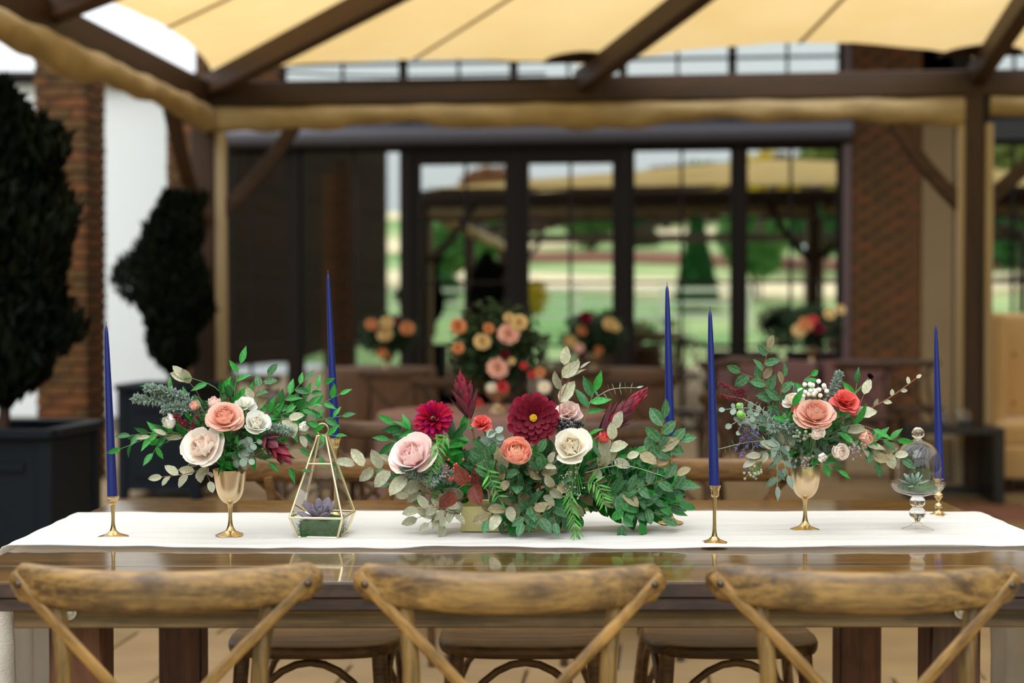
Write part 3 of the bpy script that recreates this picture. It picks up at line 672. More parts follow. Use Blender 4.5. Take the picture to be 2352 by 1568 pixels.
# ================================================================== LEFT PLANTERS WITH EVERGREENS, SOFA, SIDE TABLE
def planter(X, Y, wd, dp, H, label, tree_top, rx, seed, crown_z0, tlabel):
    """X,Y: near right corner"""
    c = Vector((X, Y, 0)) - E * wd / 2 + D * dp / 2
    o = thing('planter_box', label, 'planter', c, STR_ROT)
    t = .03
    for nm, lo, hi in (('front_board', (-wd / 2, -dp / 2, .06), (wd / 2, -dp / 2 + t, H)), ('rear_board', (-wd / 2, dp / 2 - t, .06), (wd / 2, dp / 2, H)),
                       ('side_board', (wd / 2 - t, -dp / 2 + t, .06), (wd / 2, dp / 2 - t, H)), ('side_board', (-wd / 2, -dp / 2 + t, .06), (-wd / 2 + t, dp / 2 - t, H))):
        box(nm, lo, hi, M['planter'], o, .003)
    for sx in (-1, 1):
        for sy in (-1, 1):
            box('corner_leg', (sx * (wd / 2 - .02) - .03, sy * (dp / 2 - .02) - .03, 0), (sx * (wd / 2 - .02) + .03, sy * (dp / 2 - .02) + .03, H), M['planter'], o, .004)
    for sy in (-1, 1):
        box('rim', (-wd / 2 - .02, sy * dp / 2 - .035, H), (wd / 2 + .02, sy * dp / 2 + .035, H + .035), M['planter'], o, .004)
        box('rim', (sy * wd / 2 - .035, -dp / 2 + .035, H), (sy * wd / 2 + .035, dp / 2 - .035, H + .035), M['planter'], o, .004)
    for sy in (-1, 1):
        s_ = -dp / 2 - .012 if sy < 0 else dp / 2
        box('panel_moulding', (-wd / 2 + .1, s_, .14), (wd / 2 - .1, s_ + .012, .17), M['planter'], o); box('panel_moulding', (-wd / 2 + .1, s_, H - .13), (wd / 2 - .1, s_ + .012, H - .10), M['planter'], o)
    box('soil', (-wd / 2 + t, -dp / 2 + t, H - .12), (wd / 2 - t, dp / 2 - t, H - .05), M['soil'], o)
    s = thing('evergreen_shrub', tlabel, 'shrub', (c.x, c.y, H - .05))
    rnd = random.Random(seed); n = 15000; vs = []; fs = []
    z0 = crown_z0 - (H - .05); zt = tree_top - (H - .05)
    lobes = [(rnd.uniform(0, 2 * PI), rnd.uniform(z0, zt), rnd.uniform(.04, .14)) for _ in range(26)]
    def rad_at(u):
        return (math.sin(min(1, u * 1.9) * PI / 2) ** .6) * (1 - .88 * max(0, (u - .45) / .55) ** 2.0)
    for i in range(n):
        u = rnd.random(); th = rnd.uniform(0, 2 * PI); z = z0 + (zt - z0) * u
        rr = rx * max(.12, rad_at(u)); 
        for a, lz, am in lobes:
            if abs(z - lz) < .16: rr += am * max(0, math.cos(th - a)) ** 8 * (1 - abs(z - lz) / .16)
        r = rr * rnd.random() ** .42
        c_ = Vector((r * math.cos(th), r * math.sin(th), z + rnd.uniform(0, .06)))
        a = Vector((math.cos(th) * .5 + rnd.gauss(0, .4), math.sin(th) * .5 + rnd.gauss(0, .4), .9 + rnd.gauss(0, .3))).normalized(); b = a.orthogonal().normalized(); b.rotate(Matrix.Rotation(rnd.uniform(0, 6.28), 3, a))
        l = rnd.uniform(.026, .052); q0 = len(vs)
        vs += [c_ - a * l, c_ + b * l * .36, c_ + a * l, c_ - b * l * .36]; fs.append((q0, q0 + 1, q0 + 2, q0 + 3))
    fo = obj('foliage', mesh_of('foliage', vs, fs, False), M['yew'], s); fo['kind'] = 'stuff'
    obj('trunk', tube(catmull([Vector((0, 0, -.02)), Vector((.01, .01, z0 + .1)), Vector((-.01, 0, zt * .6)), Vector((0, 0, zt * .93))], 4), .028, .006, 8), M['post'], s)
M['yew'] = plain('dark_yew_needles', (17, 27, 14), .7, noise=.4, nscale=7, trans=.05, spec=.15)
planter(-1.827, 5.6, .62, .5, .70, 'large navy wooden planter box at the left edge of the frame', 2.10, .27, 4, .82, 'tall dark evergreen in the nearer navy planter at the left edge')
planter((455 - 1176) / F * 9.0, 9.0, .52, .5, .70, 'dark planter box beside the corner post behind the left goblet', 1.93, .20, 11, .80, 'smaller rounded dark evergreen in front of the white wall')

# tufted high-back sofa at the right
so = thing('tufted_sofa', 'beige button-tufted high-back sofa at the right edge of the frame', 'sofa', ((2262 - 1176) / F * 9.75 + 1.0, 9.98, 0), math.radians(-4))
def cushion(lo, hi, m, name, parent, puff=.03, bev=.05):
    return box(name, lo, hi, m, parent, bev, seg=3)
cushion((-1.0, -.12, .30), (1.0, .14, 1.19), M['velvet'], 'backrest', so)
cushion((-.98, -.68, .30), (.98, -.10, .47), M['velvet'], 'seat_cushion', so)
cushion((-1.0, -.72, .10), (1.0, .12, .31), M['velvet'], 'base', so, bev=.02)
for sx in (-1,): cushion((-1.02, -.55, .3), (-.9, -.1, 1.19), M['velvet'], 'wing', so, bev=.04)
for i in range(9):
    for j in range(4):
        x = -.84 + i * .21 + (.105 if j % 2 else 0)
        if x < .95: obj('button', lathe([(.004, 0), (.016, .004), (.014, .009), (.003, .012)], 10), M['velvet2'] if 'velvet2' in M else M.setdefault('velvet2', plain('tufting_button', (150, 116, 72), .8)), so, Matrix.Translation((x, -.118, 1.07 - j * .17)) @ Matrix.Rotation(PI / 2, 4, 'X'))
for sx in (-.9, .9):
    for sy in (-.64, .04): obj('leg', lathe([(.018, 0), (.028, .11)], 10), M['post'], so, Matrix.Translation((sx, sy, 0)))
# low black table with glass votives
ct_c = W(2222, 980, 9.0); 
tb = thing('low_table', 'low black square-framed table in front of the tufted sofa', 'table', ((2205 - 1176) / F * 9.05, 9.05, 0), math.radians(-4))
box('table_top', (-.32, -.19, .43), (.235, .19, .47), M['black'], tb, .004)
for sx in (-.29, .2):
    box('side_panel', (sx - .03, -.19, 0), (sx + .035, .19, .43), M['black'], tb, .003)
box('rear_rail', (-.26, .15, .02), (.17, .18, .07), M['black'], tb)
pf = thing('pouf', 'grey-beige upholstered cube seat seen under the low black table', 'pouf', ((2160 - 1176) / F * 9.6, 9.6, 0), math.radians(-4))
box('cushion', (-.2, -.16, .06), (.2, .16, .38), M['greyc'], pf, .04, seg=3)
for sx in (-.15, .15):
    for sy in (-.11, .11): box('foot', (sx - .02, sy - .02, 0), (sx + .02, sy + .02, .062), M['black'], pf)
for px, yy, lab in ((2163, 9.0, 'round clear glass votive on the low black table, nearer the last blue candle'), (2212, 9.1, 'round clear glass votive on the low black table, nearer the sofa')):
    o = thing('glass_votive', lab, 'votive', ((px - 1176) / F * yy, yy, .47))
    obj('bowl', lathe(smooth_prof([(.018, 0), (.04, .02), (.052, .055), (.042, .09), (.032, .105), (.029, .105), (.039, .088), (.048, .055), (.036, .022), (.004, .006)]), 20, False), M['cut'], o)
    obj('candle_stub', lathe([(.016, .008), (.016, .035), (.003, .04)], 12), M['linen'], o)

# ================================================================== LONG TABLE
tx0, tx1, ty0, ty1 = -.926, 1.002, 2.315, 3.315
TR = math.radians(.25)
tcx, tcy = (tx0 + tx1) / 2, (ty0 + ty1) / 2
tbl = thing('farm_table', 'long varnished farmhouse table of dark planks with a worn edge', 'table', (tcx, tcy, 0), TR)
hx, hy = (tx1 - tx0) / 2, .5
yy = -hy; wds = [.138, .145, .15, .135, .146, .142, .144]
for i, wd in enumerate(wds):
    box('plank', (-hx, yy + .0005, TZ - .026), (hx, yy + wd - .0005, TZ - (0 if i % 2 else .0006)), M['top'], tbl, .0012); yy += wd
# worn front lip and under-frame
for sy in (-1, 1):
    y0 = sy * hy
    box('edge_strip', (-hx, min(y0, y0 + sy * .004), TZ - .027), (hx, max(y0, y0 + sy * .004), TZ - .003), M['edge'], tbl, .0015)
    box('frame_board', (-hx + .035, sy * (hy - .04) - .04, TZ - .050), (hx - .035, sy * (hy - .04) + .041, TZ - .027), M['edge'], tbl, .003)
    for a_, b_ in ((-hx, -hx + .034), (hx - .034, hx)): box('frame_board', (a_, sy * (hy - .04) - .04, TZ - .050), (b_, sy * (hy - .04) + .041, TZ - .027), M['edge'], tbl, .003)
    box('apron', (-hx + .10, sy * (hy - .045) - .02, TZ - .083), (hx - .10, sy * (hy - .045) + .022, TZ - .0505), M['apron'], tbl, .003)
for sx in (-1, 1):
    box('apron', (sx * (hx - .14) - .02, -hy + .07, TZ - .083), (sx * (hx - .14) + .02, hy - .07, TZ - .0505), M['apron'], tbl, .003)
for px in (157, 2208):
    p = W(px, 1404, ty0 + .02); 
    obj('bolt', lathe([(.0125, 0), (.0125, .0025), (.0075, .003), (.0075, .007), (.001, .0085)], 20), M['zinc'], tbl, Matrix.Translation((p.x - tcx, -hy + .0215 + .001, p.z - .001)) @ Matrix.Rotation(PI / 2, 4, 'X'))
for a_, b_, yc in ((-.790, -.700, -1), (-.787, -.692, 1), (.712, .798, -1), (.735, .828, 1)):
    cy = -hy + .135 if yc < 0 else hy - .115
    box('leg', (a_ - tcx, cy - .04, 0), (b_ - tcx, cy + .04, TZ - .05), M['leg'], tbl, .004)
for sx in (-1, 1):
    box('stretcher', (sx * .79 - tcx * 0 - .03 + .0, -hy + .175, .16), (sx * .79 + .03, hy - .155, .23), M['leg'], tbl, .004)
box('stretcher', (-.76, -.035, .17), (.76, .035, .22), M['leg'], tbl, .004)

# runner: one cloth lying on the top and falling over both ends
def runner():
    rnd = random.Random(3); vs = []; fs = []
    nu, nv = 300, 46; y0, y1 = 2.625, 3.075; drop = .52
    x0, x1 = tx0 - .012, tx1 + .012; Lt = x1 - x0
    ph = [rnd.uniform(0, 6.3) for _ in range(12)]
    for i in range(nu + 1):
        u = i / nu; d = -drop + (Lt + 2 * drop) * u
        for j in range(nv + 1):
            v = j / nv
            edge = .006 * math.sin(d * 7 + ph[0]) + .003 * math.sin(d * 19 + ph[1]) + .0016 * math.sin(d * 47 + ph[2])
            edge2 = .006 * math.sin(d * 6 + ph[3]) + .0035 * math.sin(d * 17 + ph[4])
            bowf = -.018 * (1 - min(1, abs(d - Lt / 2) / (Lt / 2)) ** 2) + .008
            y = (y0 + edge + bowf) * (1 - v) + (y1 + edge2) * v
            wr = .0016 * math.sin(y * 95 + 3 * math.sin(d * 2.1 + ph[5]) + ph[6]) + .0012 * math.sin(y * 210 + 2.5 * math.sin(d * 3.3 + ph[7])) + .0012 * math.sin(d * 23 + y * 40 + ph[8]) * math.sin(d * 3 + ph[9])
            wr += .0010 * math.sin(y * 330 + 4 * math.sin(d * 1.7 + ph[10]))
            r = .016
            if d < 0 or d > Lt:
                e = -d if d < 0 else d - Lt
                fold = .028 * math.sin(v * 24 + 1.2 * math.sin(v * 7) + ph[11]) * min(1, e / .2)
                if e < r * PI / 2:
                    a = e / r; dx = r * math.sin(a); dz = -r * (1 - math.cos(a))
                else: dx = r; dz = -r - (e - r * PI / 2)
                X = (x0 - dx - fold) if d < 0 else (x1 + dx + fold); Z = TZ + .0045 + dz
                yc = (y0 + y1) / 2; y = yc + (y - yc) * (1 - .10 * min(1, e / .3))
                X -= .010 * min(1, e / .1) * (1 if d < 0 else -1)
            else:
                X = x0 + d; Z = TZ + .0048 + wr
            vs.append((X, y, Z))
    for i in range(nu):
        for j in range(nv): fs.append((i * (nv + 1) + j, (i + 1) * (nv + 1) + j, (i + 1) * (nv + 1) + j + 1, i * (nv + 1) + j + 1))
    o = obj('table_runner', mesh_of('runner', vs, fs), M['linen']); tag(o, 'white gauzy linen runner along the long table, ends hanging down', 'table runner')
    s = o.modifiers.new('thick', 'SOLIDIFY'); s.thickness = .0012; s.offset = 1
runner()

# ================================================================== CROSS-BACK CHAIRS
def chair_meshes():
    P = {}
    # crest rail
    n, m_ = 26, 14; vs = []; fs = []
    for i in range(n + 1):
        u = -1 + 2 * i / n
        e = math.sqrt(max(0, 1 - (max(0, abs(u) - .92) / .08) ** 2)) if abs(u) > .92 else 1.0
        hh = (.0300 - .002 * u * u) * (.42 + .58 * e) ; tt = .0125 * (.5 + .5 * e)
        yc = -.245 + .068 * u * u; zc_ = .7985 + .006 * u * u
        ang = math.atan(.136 * u / .212)
        for k in range(m_):
            th = 2 * PI * k / m_; cx, cz = math.cos(th), math.sin(th)
            a = abs(cx) ** .75 * (1 if cx > 0 else -1) * tt; b = abs(cz) ** .75 * (1 if cz > 0 else -1) * hh
            vs.append((.2265 * u - a * math.sin(ang), yc + a * math.cos(ang) + .08 * b, zc_ + b))
    for i in range(n):
        for k in range(m_):
            l = (k + 1) % m_; fs.append((i * m_ + k, (i + 1) * m_ + k, (i + 1) * m_ + l, i * m_ + l))
    fs.append(tuple(range(m_))); fs.append(tuple(reversed(range(n * m_, (n + 1) * m_))))
    P['crest'] = mesh_of('crest', vs, fs, True, 60)
    for sg in (-1, 1):
        p = catmull([Vector((sg * .205, -.225, 0)), Vector((sg * .19, -.205, .25)), Vector((sg * .165, -.195, .47)), Vector((sg * .142, -.215, .66)), Vector((sg * .156, -.2, .785))], 6)
        P['post%d' % sg] = sweep(p, circ(.0125, 10, .014), Vector((0, -1, 0)), lambda u: (1.12 - .15 * u, 1.12 - .15 * u))
        off = -.007 * sg
        p = catmull([Vector((sg * .2165, -.196, .814)), Vector((sg * .2085, -.2035, .803)), Vector((sg * .10, -.232 + off * .5, .696)), Vector((0, -.238 + off, .590)), Vector((-sg * .10, -.222 + off * .5, .496)), Vector((-sg * .135, -.20, .458))], 7)
        P['slat%d' % sg] = sweep(p, rrect(.0172, .0062, .0014), lambda u: Vector((sg * .30 * (1 - u), -1, 0)), lambda u: ((.62 if u < .01 else (.92 if u < .035 else 1)), 1))
        p = catmull([Vector((sg * .175, .175, 0)), Vector((sg * .165, .165, .25)), Vector((sg * .155, .15, .425))], 5)
        P['fleg%d' % sg] = sweep(p, circ(.017, 10), Vector((0, -1, 0)), lambda u: (.85 + .2 * u,) * 2)
    # seat
    vs = []; fs = []; n = 40
    def sh(th, k=1.0):
        c, s = math.cos(th), math.sin(th)
        x = .198 * abs(c) ** .55 * (1 if c > 0 else -1); y = .195 * abs(s) ** .6 * (1 if s > 0 else -1); x *= 1 + .05 * (y / .2)
        return x * k, y * k
    rings = [(.93, .420), (.985, .423), (1.0, .431), (1.0, .440), (.985, .4475), (.95, .450), (.8, .447), (.4, .443)]
    for k, z in rings:
        for i in range(n):
            x, y = sh(2 * PI * i / n, k); vs.append((x, y, z))
    for r_ in range(len(rings) - 1):
        for i in range(n): fs.append((r_ * n + i, r_ * n + (i + 1) % n, (r_ + 1) * n + (i + 1) % n, (r_ + 1) * n + i))
    fs.append(tuple(reversed(range(n)))); fs.append(tuple(range((len(rings) - 1) * n, len(rings) * n)))
    P['seat'] = mesh_of('seat', vs, fs, True, 50)
    # bent arch braces (front / side) under the seat
    def arch(a, b, h): 
        pts = [a]; 
        for k in range(1, 10):
            u = k / 10; q = a.lerp(b, u); q = q + Vector((0, 0, h * math.sin(PI * u) ** .6)); pts.append(q)
        pts.append(b); return sweep(pts, circ(.009, 8), Vector((0.3, -1, 0)))
    P['archf'] = arch(Vector((-.16, .160, .24)), Vector((.16, .160, .24)), .168)
    P['archr'] = arch(Vector((-.175, -.198, .24)), Vector((.175, -.198, .24)), .168)
    P['archs-1'] = arch(Vector((-.168, .158, .24)), Vector((-.178, -.19, .24)), .165); P['archs1'] = arch(Vector((.168, .158, .24)), Vector((.178, -.19, .24)), .165)
    P['rivet'] = lathe([(.0058, 0), (.0056, .0018), (.0040, .0038), (.0008, .0048)], 12)
    return P
CM = chair_meshes()
chair_n = 0
def chair(x, y, rz, label, near=True, group=None, dark=False):
    o = thing('crossback_chair', label, 'chair', (x, y, 0), rz, group)
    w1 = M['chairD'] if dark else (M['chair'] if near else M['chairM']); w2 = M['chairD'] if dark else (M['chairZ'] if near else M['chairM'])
    obj('crest_rail', CM['crest'], w1, o); obj('seat', CM['seat'], w1 if not near else w1, o)
    for sg in (-1, 1):
        obj('back_post', CM['post%d' % sg], w2, o); obj('cross_slat', CM['slat%d' % sg], (M['slatP'] if sg < 0 else M['slatN']) if near else w2, o); obj('front_leg', CM['fleg%d' % sg], w2, o)
        obj('side_arch', CM['archs%d' % sg], w1, o)
        if near:
            v = Vector((sg * .30, -1, 0)).normalized()
            r_ = obj('rivet', CM['rivet'], M['rivet'], o); r_.matrix_basis = Matrix.Translation(Vector((sg * .2095, -.2025, .8035)) + v * .003) @ v.to_track_quat('Z', 'Y').to_matrix().to_4x4()
    obj('front_arch', CM['archf'], w1, o); obj('rear_arch', CM['archr'], w1, o)
    return o
chair((376 - 1176) / F * 2.085, 2.268, math.radians(.8), 'weathered oak cross-back chair at the near side of the table, left of three')
chair((1171 - 1176) / F * 2.085, 2.262, 0, 'weathered oak cross-back chair at the near side of the table, middle of three')
chair((1990 - 1176) / F * 2.085, 2.262, math.radians(-1.6), 'weathered oak cross-back chair at the near side of the table, right of three')
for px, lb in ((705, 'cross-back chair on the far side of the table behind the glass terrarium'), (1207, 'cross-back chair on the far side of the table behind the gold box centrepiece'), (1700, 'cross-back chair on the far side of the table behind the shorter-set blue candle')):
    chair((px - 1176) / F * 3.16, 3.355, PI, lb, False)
# behind: round table with blush top, and its chairs
def round_table(px, Yc, r, label, cloth, top=None, square=False, H=TZ):
    c = Vector(((px - 1176) / F * Yc, Yc, 0))
    o = thing('round_table' if not square else 'side_table', label, 'table', c, 0)
    if not square:
        obj('table_top', lathe([(r - .02, H - .03), (r, H - .022), (r, H - .006), (r - .006, H)], 48), top or M['blush'], o)
        obj('pedestal', lathe(smooth_prof([(.24, 0), (.22, .03), (.05, .08), (.045, H - .12), (.12, H - .035)]), 20), M['post'], o)
    else:
        box('table_top', (-r, -.35, H - .03), (r, .35, H), M['post'], o)
        for sx in (-1, 1):
            for sy in (-1, 1): box('leg', (sx * (r - .06) - .025, sy * .29 - .025, 0), (sx * (r - .06) + .025, sy * .29 + .025, H - .03), M['post'], o)
    # cloth as its own thing
    vs = []; fs = []; n = 120; rr = random.Random(int(px)); z1 = .12
    ring = [(0.02, H + .004), (.5, H + .004), (1.0, H + .004), (1.015, H - .02)] + [(1.0 + .04 * k / 8, H - .02 - (H - .02 - z1) * k / 8) for k in range(1, 9)]
    for k, (q_, z) in enumerate(ring):
        for i in range(n):
            th = 2 * PI * i / n
            fold = 1 + max(0, (H - .02 - z)) * .11 * math.sin(th * 22 + 1.5 * math.sin(th * 5))
            if square:
                cx, sx_ = math.cos(th), math.sin(th); m_ = max(abs(cx), abs(sx_)); x = cx / m_ * (r + .012) * min(1, q_) ; y = sx_ / m_ * .362 * min(1, q_); e = max(0, q_ - 1) * .5
                x += cx * (e + (fold - 1) * .25); y += sx_ * (e + (fold - 1) * .25)
            else: x = math.cos(th) * (r + .004) * q_ * fold; y = math.sin(th) * (r + .004) * q_ * fold
            vs.append((x, y, z))
    for k in range(len(ring) - 1):
        for i in range(n): fs.append((k * n + i, k * n + (i + 1) % n, (k + 1) * n + (i + 1) % n, (k + 1) * n + i))
    fs.append(tuple(reversed(range(n))))
    t = obj('tablecloth', mesh_of('cloth', vs, fs, True, 60), cloth, None, Matrix.Translation(c))
    return c, t
c1, t1_ = round_table(1130, 6.15, .49, 'round pedestal table under a dusky pink cloth behind the long table', M['mauve2'])
tag(t1_, 'dusky pink cloth on the round table right behind the long table', 'tablecloth')
c2, t2_ = round_table(875, 11.0, .42, 'round table under a pale cloth behind the left-hand blurred bouquet', M['blush']); tag(t2_, 'pale peach cloth on the far round table left of centre', 'tablecloth')
c3, t3_ = round_table(1400, 10.8, .42, 'round table under a pale cloth behind the second tallest blue candle', M['blush']); tag(t3_, 'pale peach cloth on the far round table right of centre', 'tablecloth')
c4, t4_ = round_table(1758, 12.6, .36, 'far rectangular table under a mauve cloth, the left one by the last glass pane', M['mauve'], square=True); tag(t4_, 'mauve cloth on the far table in front of the last glass pane', 'tablecloth')
c5, t5_ = round_table(1945, 12.6, .26, 'far rectangular table under a mauve cloth before the brick wall', M['mauve'], square=True); tag(t5_, 'mauve cloth on the far table in front of the brick wall', 'tablecloth')
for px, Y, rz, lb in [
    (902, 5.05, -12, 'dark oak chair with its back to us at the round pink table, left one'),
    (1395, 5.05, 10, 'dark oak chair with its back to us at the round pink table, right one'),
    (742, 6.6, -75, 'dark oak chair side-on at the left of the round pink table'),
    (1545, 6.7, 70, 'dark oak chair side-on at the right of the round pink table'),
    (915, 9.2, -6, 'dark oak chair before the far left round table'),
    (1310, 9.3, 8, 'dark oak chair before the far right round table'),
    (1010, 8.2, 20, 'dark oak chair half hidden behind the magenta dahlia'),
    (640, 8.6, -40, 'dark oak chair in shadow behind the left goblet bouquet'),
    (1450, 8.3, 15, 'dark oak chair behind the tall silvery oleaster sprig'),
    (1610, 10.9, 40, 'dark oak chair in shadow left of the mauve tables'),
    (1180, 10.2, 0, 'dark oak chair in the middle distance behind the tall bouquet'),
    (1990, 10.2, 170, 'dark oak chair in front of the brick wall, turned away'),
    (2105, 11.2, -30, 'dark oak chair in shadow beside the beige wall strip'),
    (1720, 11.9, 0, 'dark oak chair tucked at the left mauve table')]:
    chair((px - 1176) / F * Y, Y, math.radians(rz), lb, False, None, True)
# ================================================================== TABLE DECOR
def base_at(px, py): p = ON(px, py, TZ + .006); return Vector((p.x, p.y, TZ + .0055))
PXM = lambda Y: Y / F
def holder(px, py, prof_px, seg, label, group=None, shape='round'):
    b = base_at(px, py); k = b.y / F
    o = thing('candle_holder', label, 'candle holder', b)
    n = len(prof_px)
    foot = [(r * k, z * k) for r, z in prof_px[0]]; stem = [(r * k, z * k) for r, z in prof_px[1]]; cup = [(r * k, z * k) for r, z in prof_px[2]]
    obj('foot', lathe(smooth_prof(foot, 4), 32), M['brass'], o); obj('stem', lathe(smooth_prof(stem, 4), 20), M['brass'], o)
    obj('candle_cup', lathe(smooth_prof(cup, 3), 24), M['brass'], o)
    return b, k
def candle(bpx, bpy, tpx, tpy, Y, rb, rt, label):
    a = W(bpx, bpy, Y); t = W(tpx, tpy, Y); ax = (t - a); L_ = ax.length - .006; k = Y / F
    o = thing('taper_candle', label, 'candle', a)
    R_ = ax.normalized().to_track_quat('Z', 'Y').to_matrix().to_4x4()
    prof = [(rb * k * .98, -.008), (rb * k, 0)] + [((rt + (rb - rt) * (1 - i / 10) ** .72) * k, L_ * .96 * i / 10) for i in range(1, 11)] + [(rt * k * .8, L_ * .985), (rt * k * .3, L_)]
    obj('wax_body', lathe(prof, 20), M['wax'], o, R_)
    obj('wick', tube([Vector((0, 0, L_ - .002)), Vector((.0004, 0, L_ + .004)), Vector((-.0016, 0, L_ + .008))], .0009, .0006, 6), M['wick'], o, R_)
def foot_p(r): return [(r, 0), (r, 1.2), (r * .8, 3.5), (r * .45, 8), (r * .22, 15)]
b, k = holder(260, 1232, (foot_p(35), [(8, 14), (5, 24), (4, 40), (4.5, 60), (5.5, 74)], [(6, 73), (9, 77), (10, 84), (13.5, 90), (14.5, 95), (12, 95)]), 20, 'slim brass candle holder at the left end of the runner, under the leftmost blue candle')
candle(258, 1138, 243.5, 741, b.y, 11.5, 4.2, 'navy taper candle at the far left of the table')
b, k = holder(771, 1187, (foot_p(26), [(6, 14), (4.2, 30), (4, 90), (3.8, 140), (5, 160)], [(6, 159), (10, 164), (11, 172), (14, 180), (14.5, 184), (12, 184)]), 20, 'tall thin brass candle holder behind the glass terrarium')
candle(769, 1004, 753, 622, b.y, 11, 3.6, 'navy taper candle behind the glass terrarium, second from the left')
b, k = holder(1540, 1200, (foot_p(30), [(7, 14), (4.5, 30), (4, 90), (3.8, 140), (5, 166)], [(6, 165), (9, 169), (10, 176), (13.5, 184), (14.5, 189), (12, 189)]), 20, 'tall thin brass candle holder behind the right end of the leafy centrepiece')
candle(1539, 1011, 1532, 650, b.y, 11.5, 4.2, 'navy taper candle behind the right end of the leafy centrepiece')
b, k = holder(1641, 1245, (foot_p(30), [(7, 14), (5, 26), (4, 50), (4.2, 80), (5.5, 106)], [(6, 105), (10, 109), (11, 120), (13, 126), (14.5, 132), (12, 132)]), 20, 'slim brass candle holder nearest the front edge of the runner')
candle(1640.5, 1114, 1630.5, 706, b.y, 12, 4.6, 'navy taper candle standing nearest the front edge of the runner')
b, k = holder(2155, 1183, ([(20, 0), (20, 2), (13, 6), (8, 11), (7, 17)], [(7, 16), (9.5, 22), (6, 29), (5, 36), (9.5, 43), (10.5, 48), (6, 54), (5, 62), (7, 68)], [(7, 67), (10, 71), (10, 80), (12.5, 85), (11, 85)]), 20, 'short turned brass candle holder behind the glass cloche')
candle(2158, 1098, 2149, 741, b.y, 10.5, 3.4, 'navy taper candle behind the glass cloche at the right end')

# goblets
def goblet(px, py, rimpy, label, rr=36):
    b = base_at(px, py); k = b.y / F; H = (py - rimpy)
    o = thing('goblet_vase', label, 'vase', b)
    st = [(33, 0), (33.5, 1.5), (24, 5), (12, 11), (7, 20), (4.8, 34), (4.6, 52), (5.5, 66), (8, 73)]
    obj('foot', lathe(smooth_prof([(r * k, z * k) for r, z in st[:5]], 4), 36), M['brass'], o)
    obj('stem', lathe(smooth_prof([(r * k, z * k) for r, z in st[3:]], 4), 24), M['brass'], o)
    cb = 72
    cup = [(4, cb), (14, cb + 4), (24, cb + 15), (31, cb + 32), (35.5, cb + 55), (rr + 1, H), (rr, H + .8), (rr - 1.2, H), (33.5, cb + 55), (29, cb + 33), (21, cb + 17), (10, cb + 8), (1, cb + 6)]
    obj('bowl', lathe(smooth_prof([(r * k, z * k) for r, z in cup], 4), 48, False), M['gold'], o)
    return b, k
gl, kl = goblet(529, 1228, 1078, 'brushed gold goblet vase on the left half of the runner', 38)
gr, kr = goblet(1849, 1216, 1068, 'brushed gold goblet vase on the right half of the runner', 34)

# gold box
bx0, bx1 = W(1059, 1228, 2.80), W(1312, 1228, 2.80)
gb = thing('gold_box_vase', 'low rectangular gold box holding the large leafy centrepiece', 'vase', ((bx0.x + bx1.x) / 2, 2.85, TZ + .0055))
wx = (bx1.x - bx0.x); hz = (1228 - 1170) * 2.8 / F
for nm, lo, hi in (('front_panel', (-wx / 2, -.05, 0), (wx / 2, -.046, hz)), ('rear_panel', (-wx / 2, .046, 0), (wx / 2, .05, hz)),
                   ('end_panel', (-wx / 2, -.046, 0), (-wx / 2 + .004, .046, hz)), ('end_panel', (wx / 2 - .004, -.046, 0), (wx / 2, .046, hz)), ('bottom_panel', (-wx / 2 + .004, -.046, 0), (wx / 2 - .004, .046, .004))):
    box(nm, lo, hi, M['goldbox'], gb, .0006)

# ------------------------------------------------------------ leaves and petals
def leaf_mesh(wf, shape='oval', fold=.25, curl=.12, wavy=0.0, seed=0, twist=0.0):
    rnd = random.Random(seed); n = 6; vs = []; fs = []
    for i in range(n + 1):
        v = i / n
        if shape == 'oval': w_ = math.sin(PI * (v ** .85) * .985 + .015) ** .62
        elif shape == 'lance': w_ = math.sin(PI * (v ** .8) * .985 + .015) ** 1.0
        elif shape == 'round': w_ = math.sin(PI * (v ** .95) * .98 + .02) ** .5
        else: w_ = math.sin(PI * v * .985 + .015) ** .9
        if i == n: w_ = .04
        for a in (-1, -.52, 0, .52, 1):
            x = a * w_ * wf / 2; z = abs(a) ** 1.3 * w_ * wf / 2 * fold - curl * v * v
            if wavy and abs(a) == 1: z += wavy * rnd.uniform(-1, 1); x *= 1 + .14 * rnd.uniform(-1, 1) * (wavy * 20)
            tw = twist * v; vs.append((x * math.cos(tw) - z * math.sin(tw) * 0, v, z + x * math.sin(tw)))
    for i in range(n):
        for k in range(4): fs.append((i * 5 + k, i * 5 + k + 1, (i + 1) * 5 + k + 1, (i + 1) * 5 + k))
    return mesh_of('leaf', vs, fs)
LM = {
 'ela': [leaf_mesh(.56, 'oval', .25, .10, .02, s, tw) for s, tw in ((1, .2), (2, -.3), (3, .1), (4, .5))],
 'rus': [leaf_mesh(.38, 'lance', .3, c, .006, s, tw) for s, tw, c in ((1, .2, .15), (2, -.3, .28), (3, .5, .05))],
 'wil': [leaf_mesh(.22, 'lance', .3, c, 0, s, tw) for s, tw, c in ((1, .2, .2), (2, -.3, .3))],
 'euc': [leaf_mesh(.44, 'lance', .15, .15, .01, s, .2) for s in (1, 2)],
 'dol': [leaf_mesh(.92, 'round', .12, .05, .01, s, 0) for s in (1, 2)],
 'leu': [leaf_mesh(.31, 'lance', .5, -.10, 0, s, 0) for s in (1, 2)],
 'nar': [leaf_mesh(.20, 'lance', .2, .12, 0, s, .1) for s in (1, 2)],
 'oak': [leaf_mesh(.75, 'oval', .4, .2, .05, s, .3) for s in (5, 6)],
}
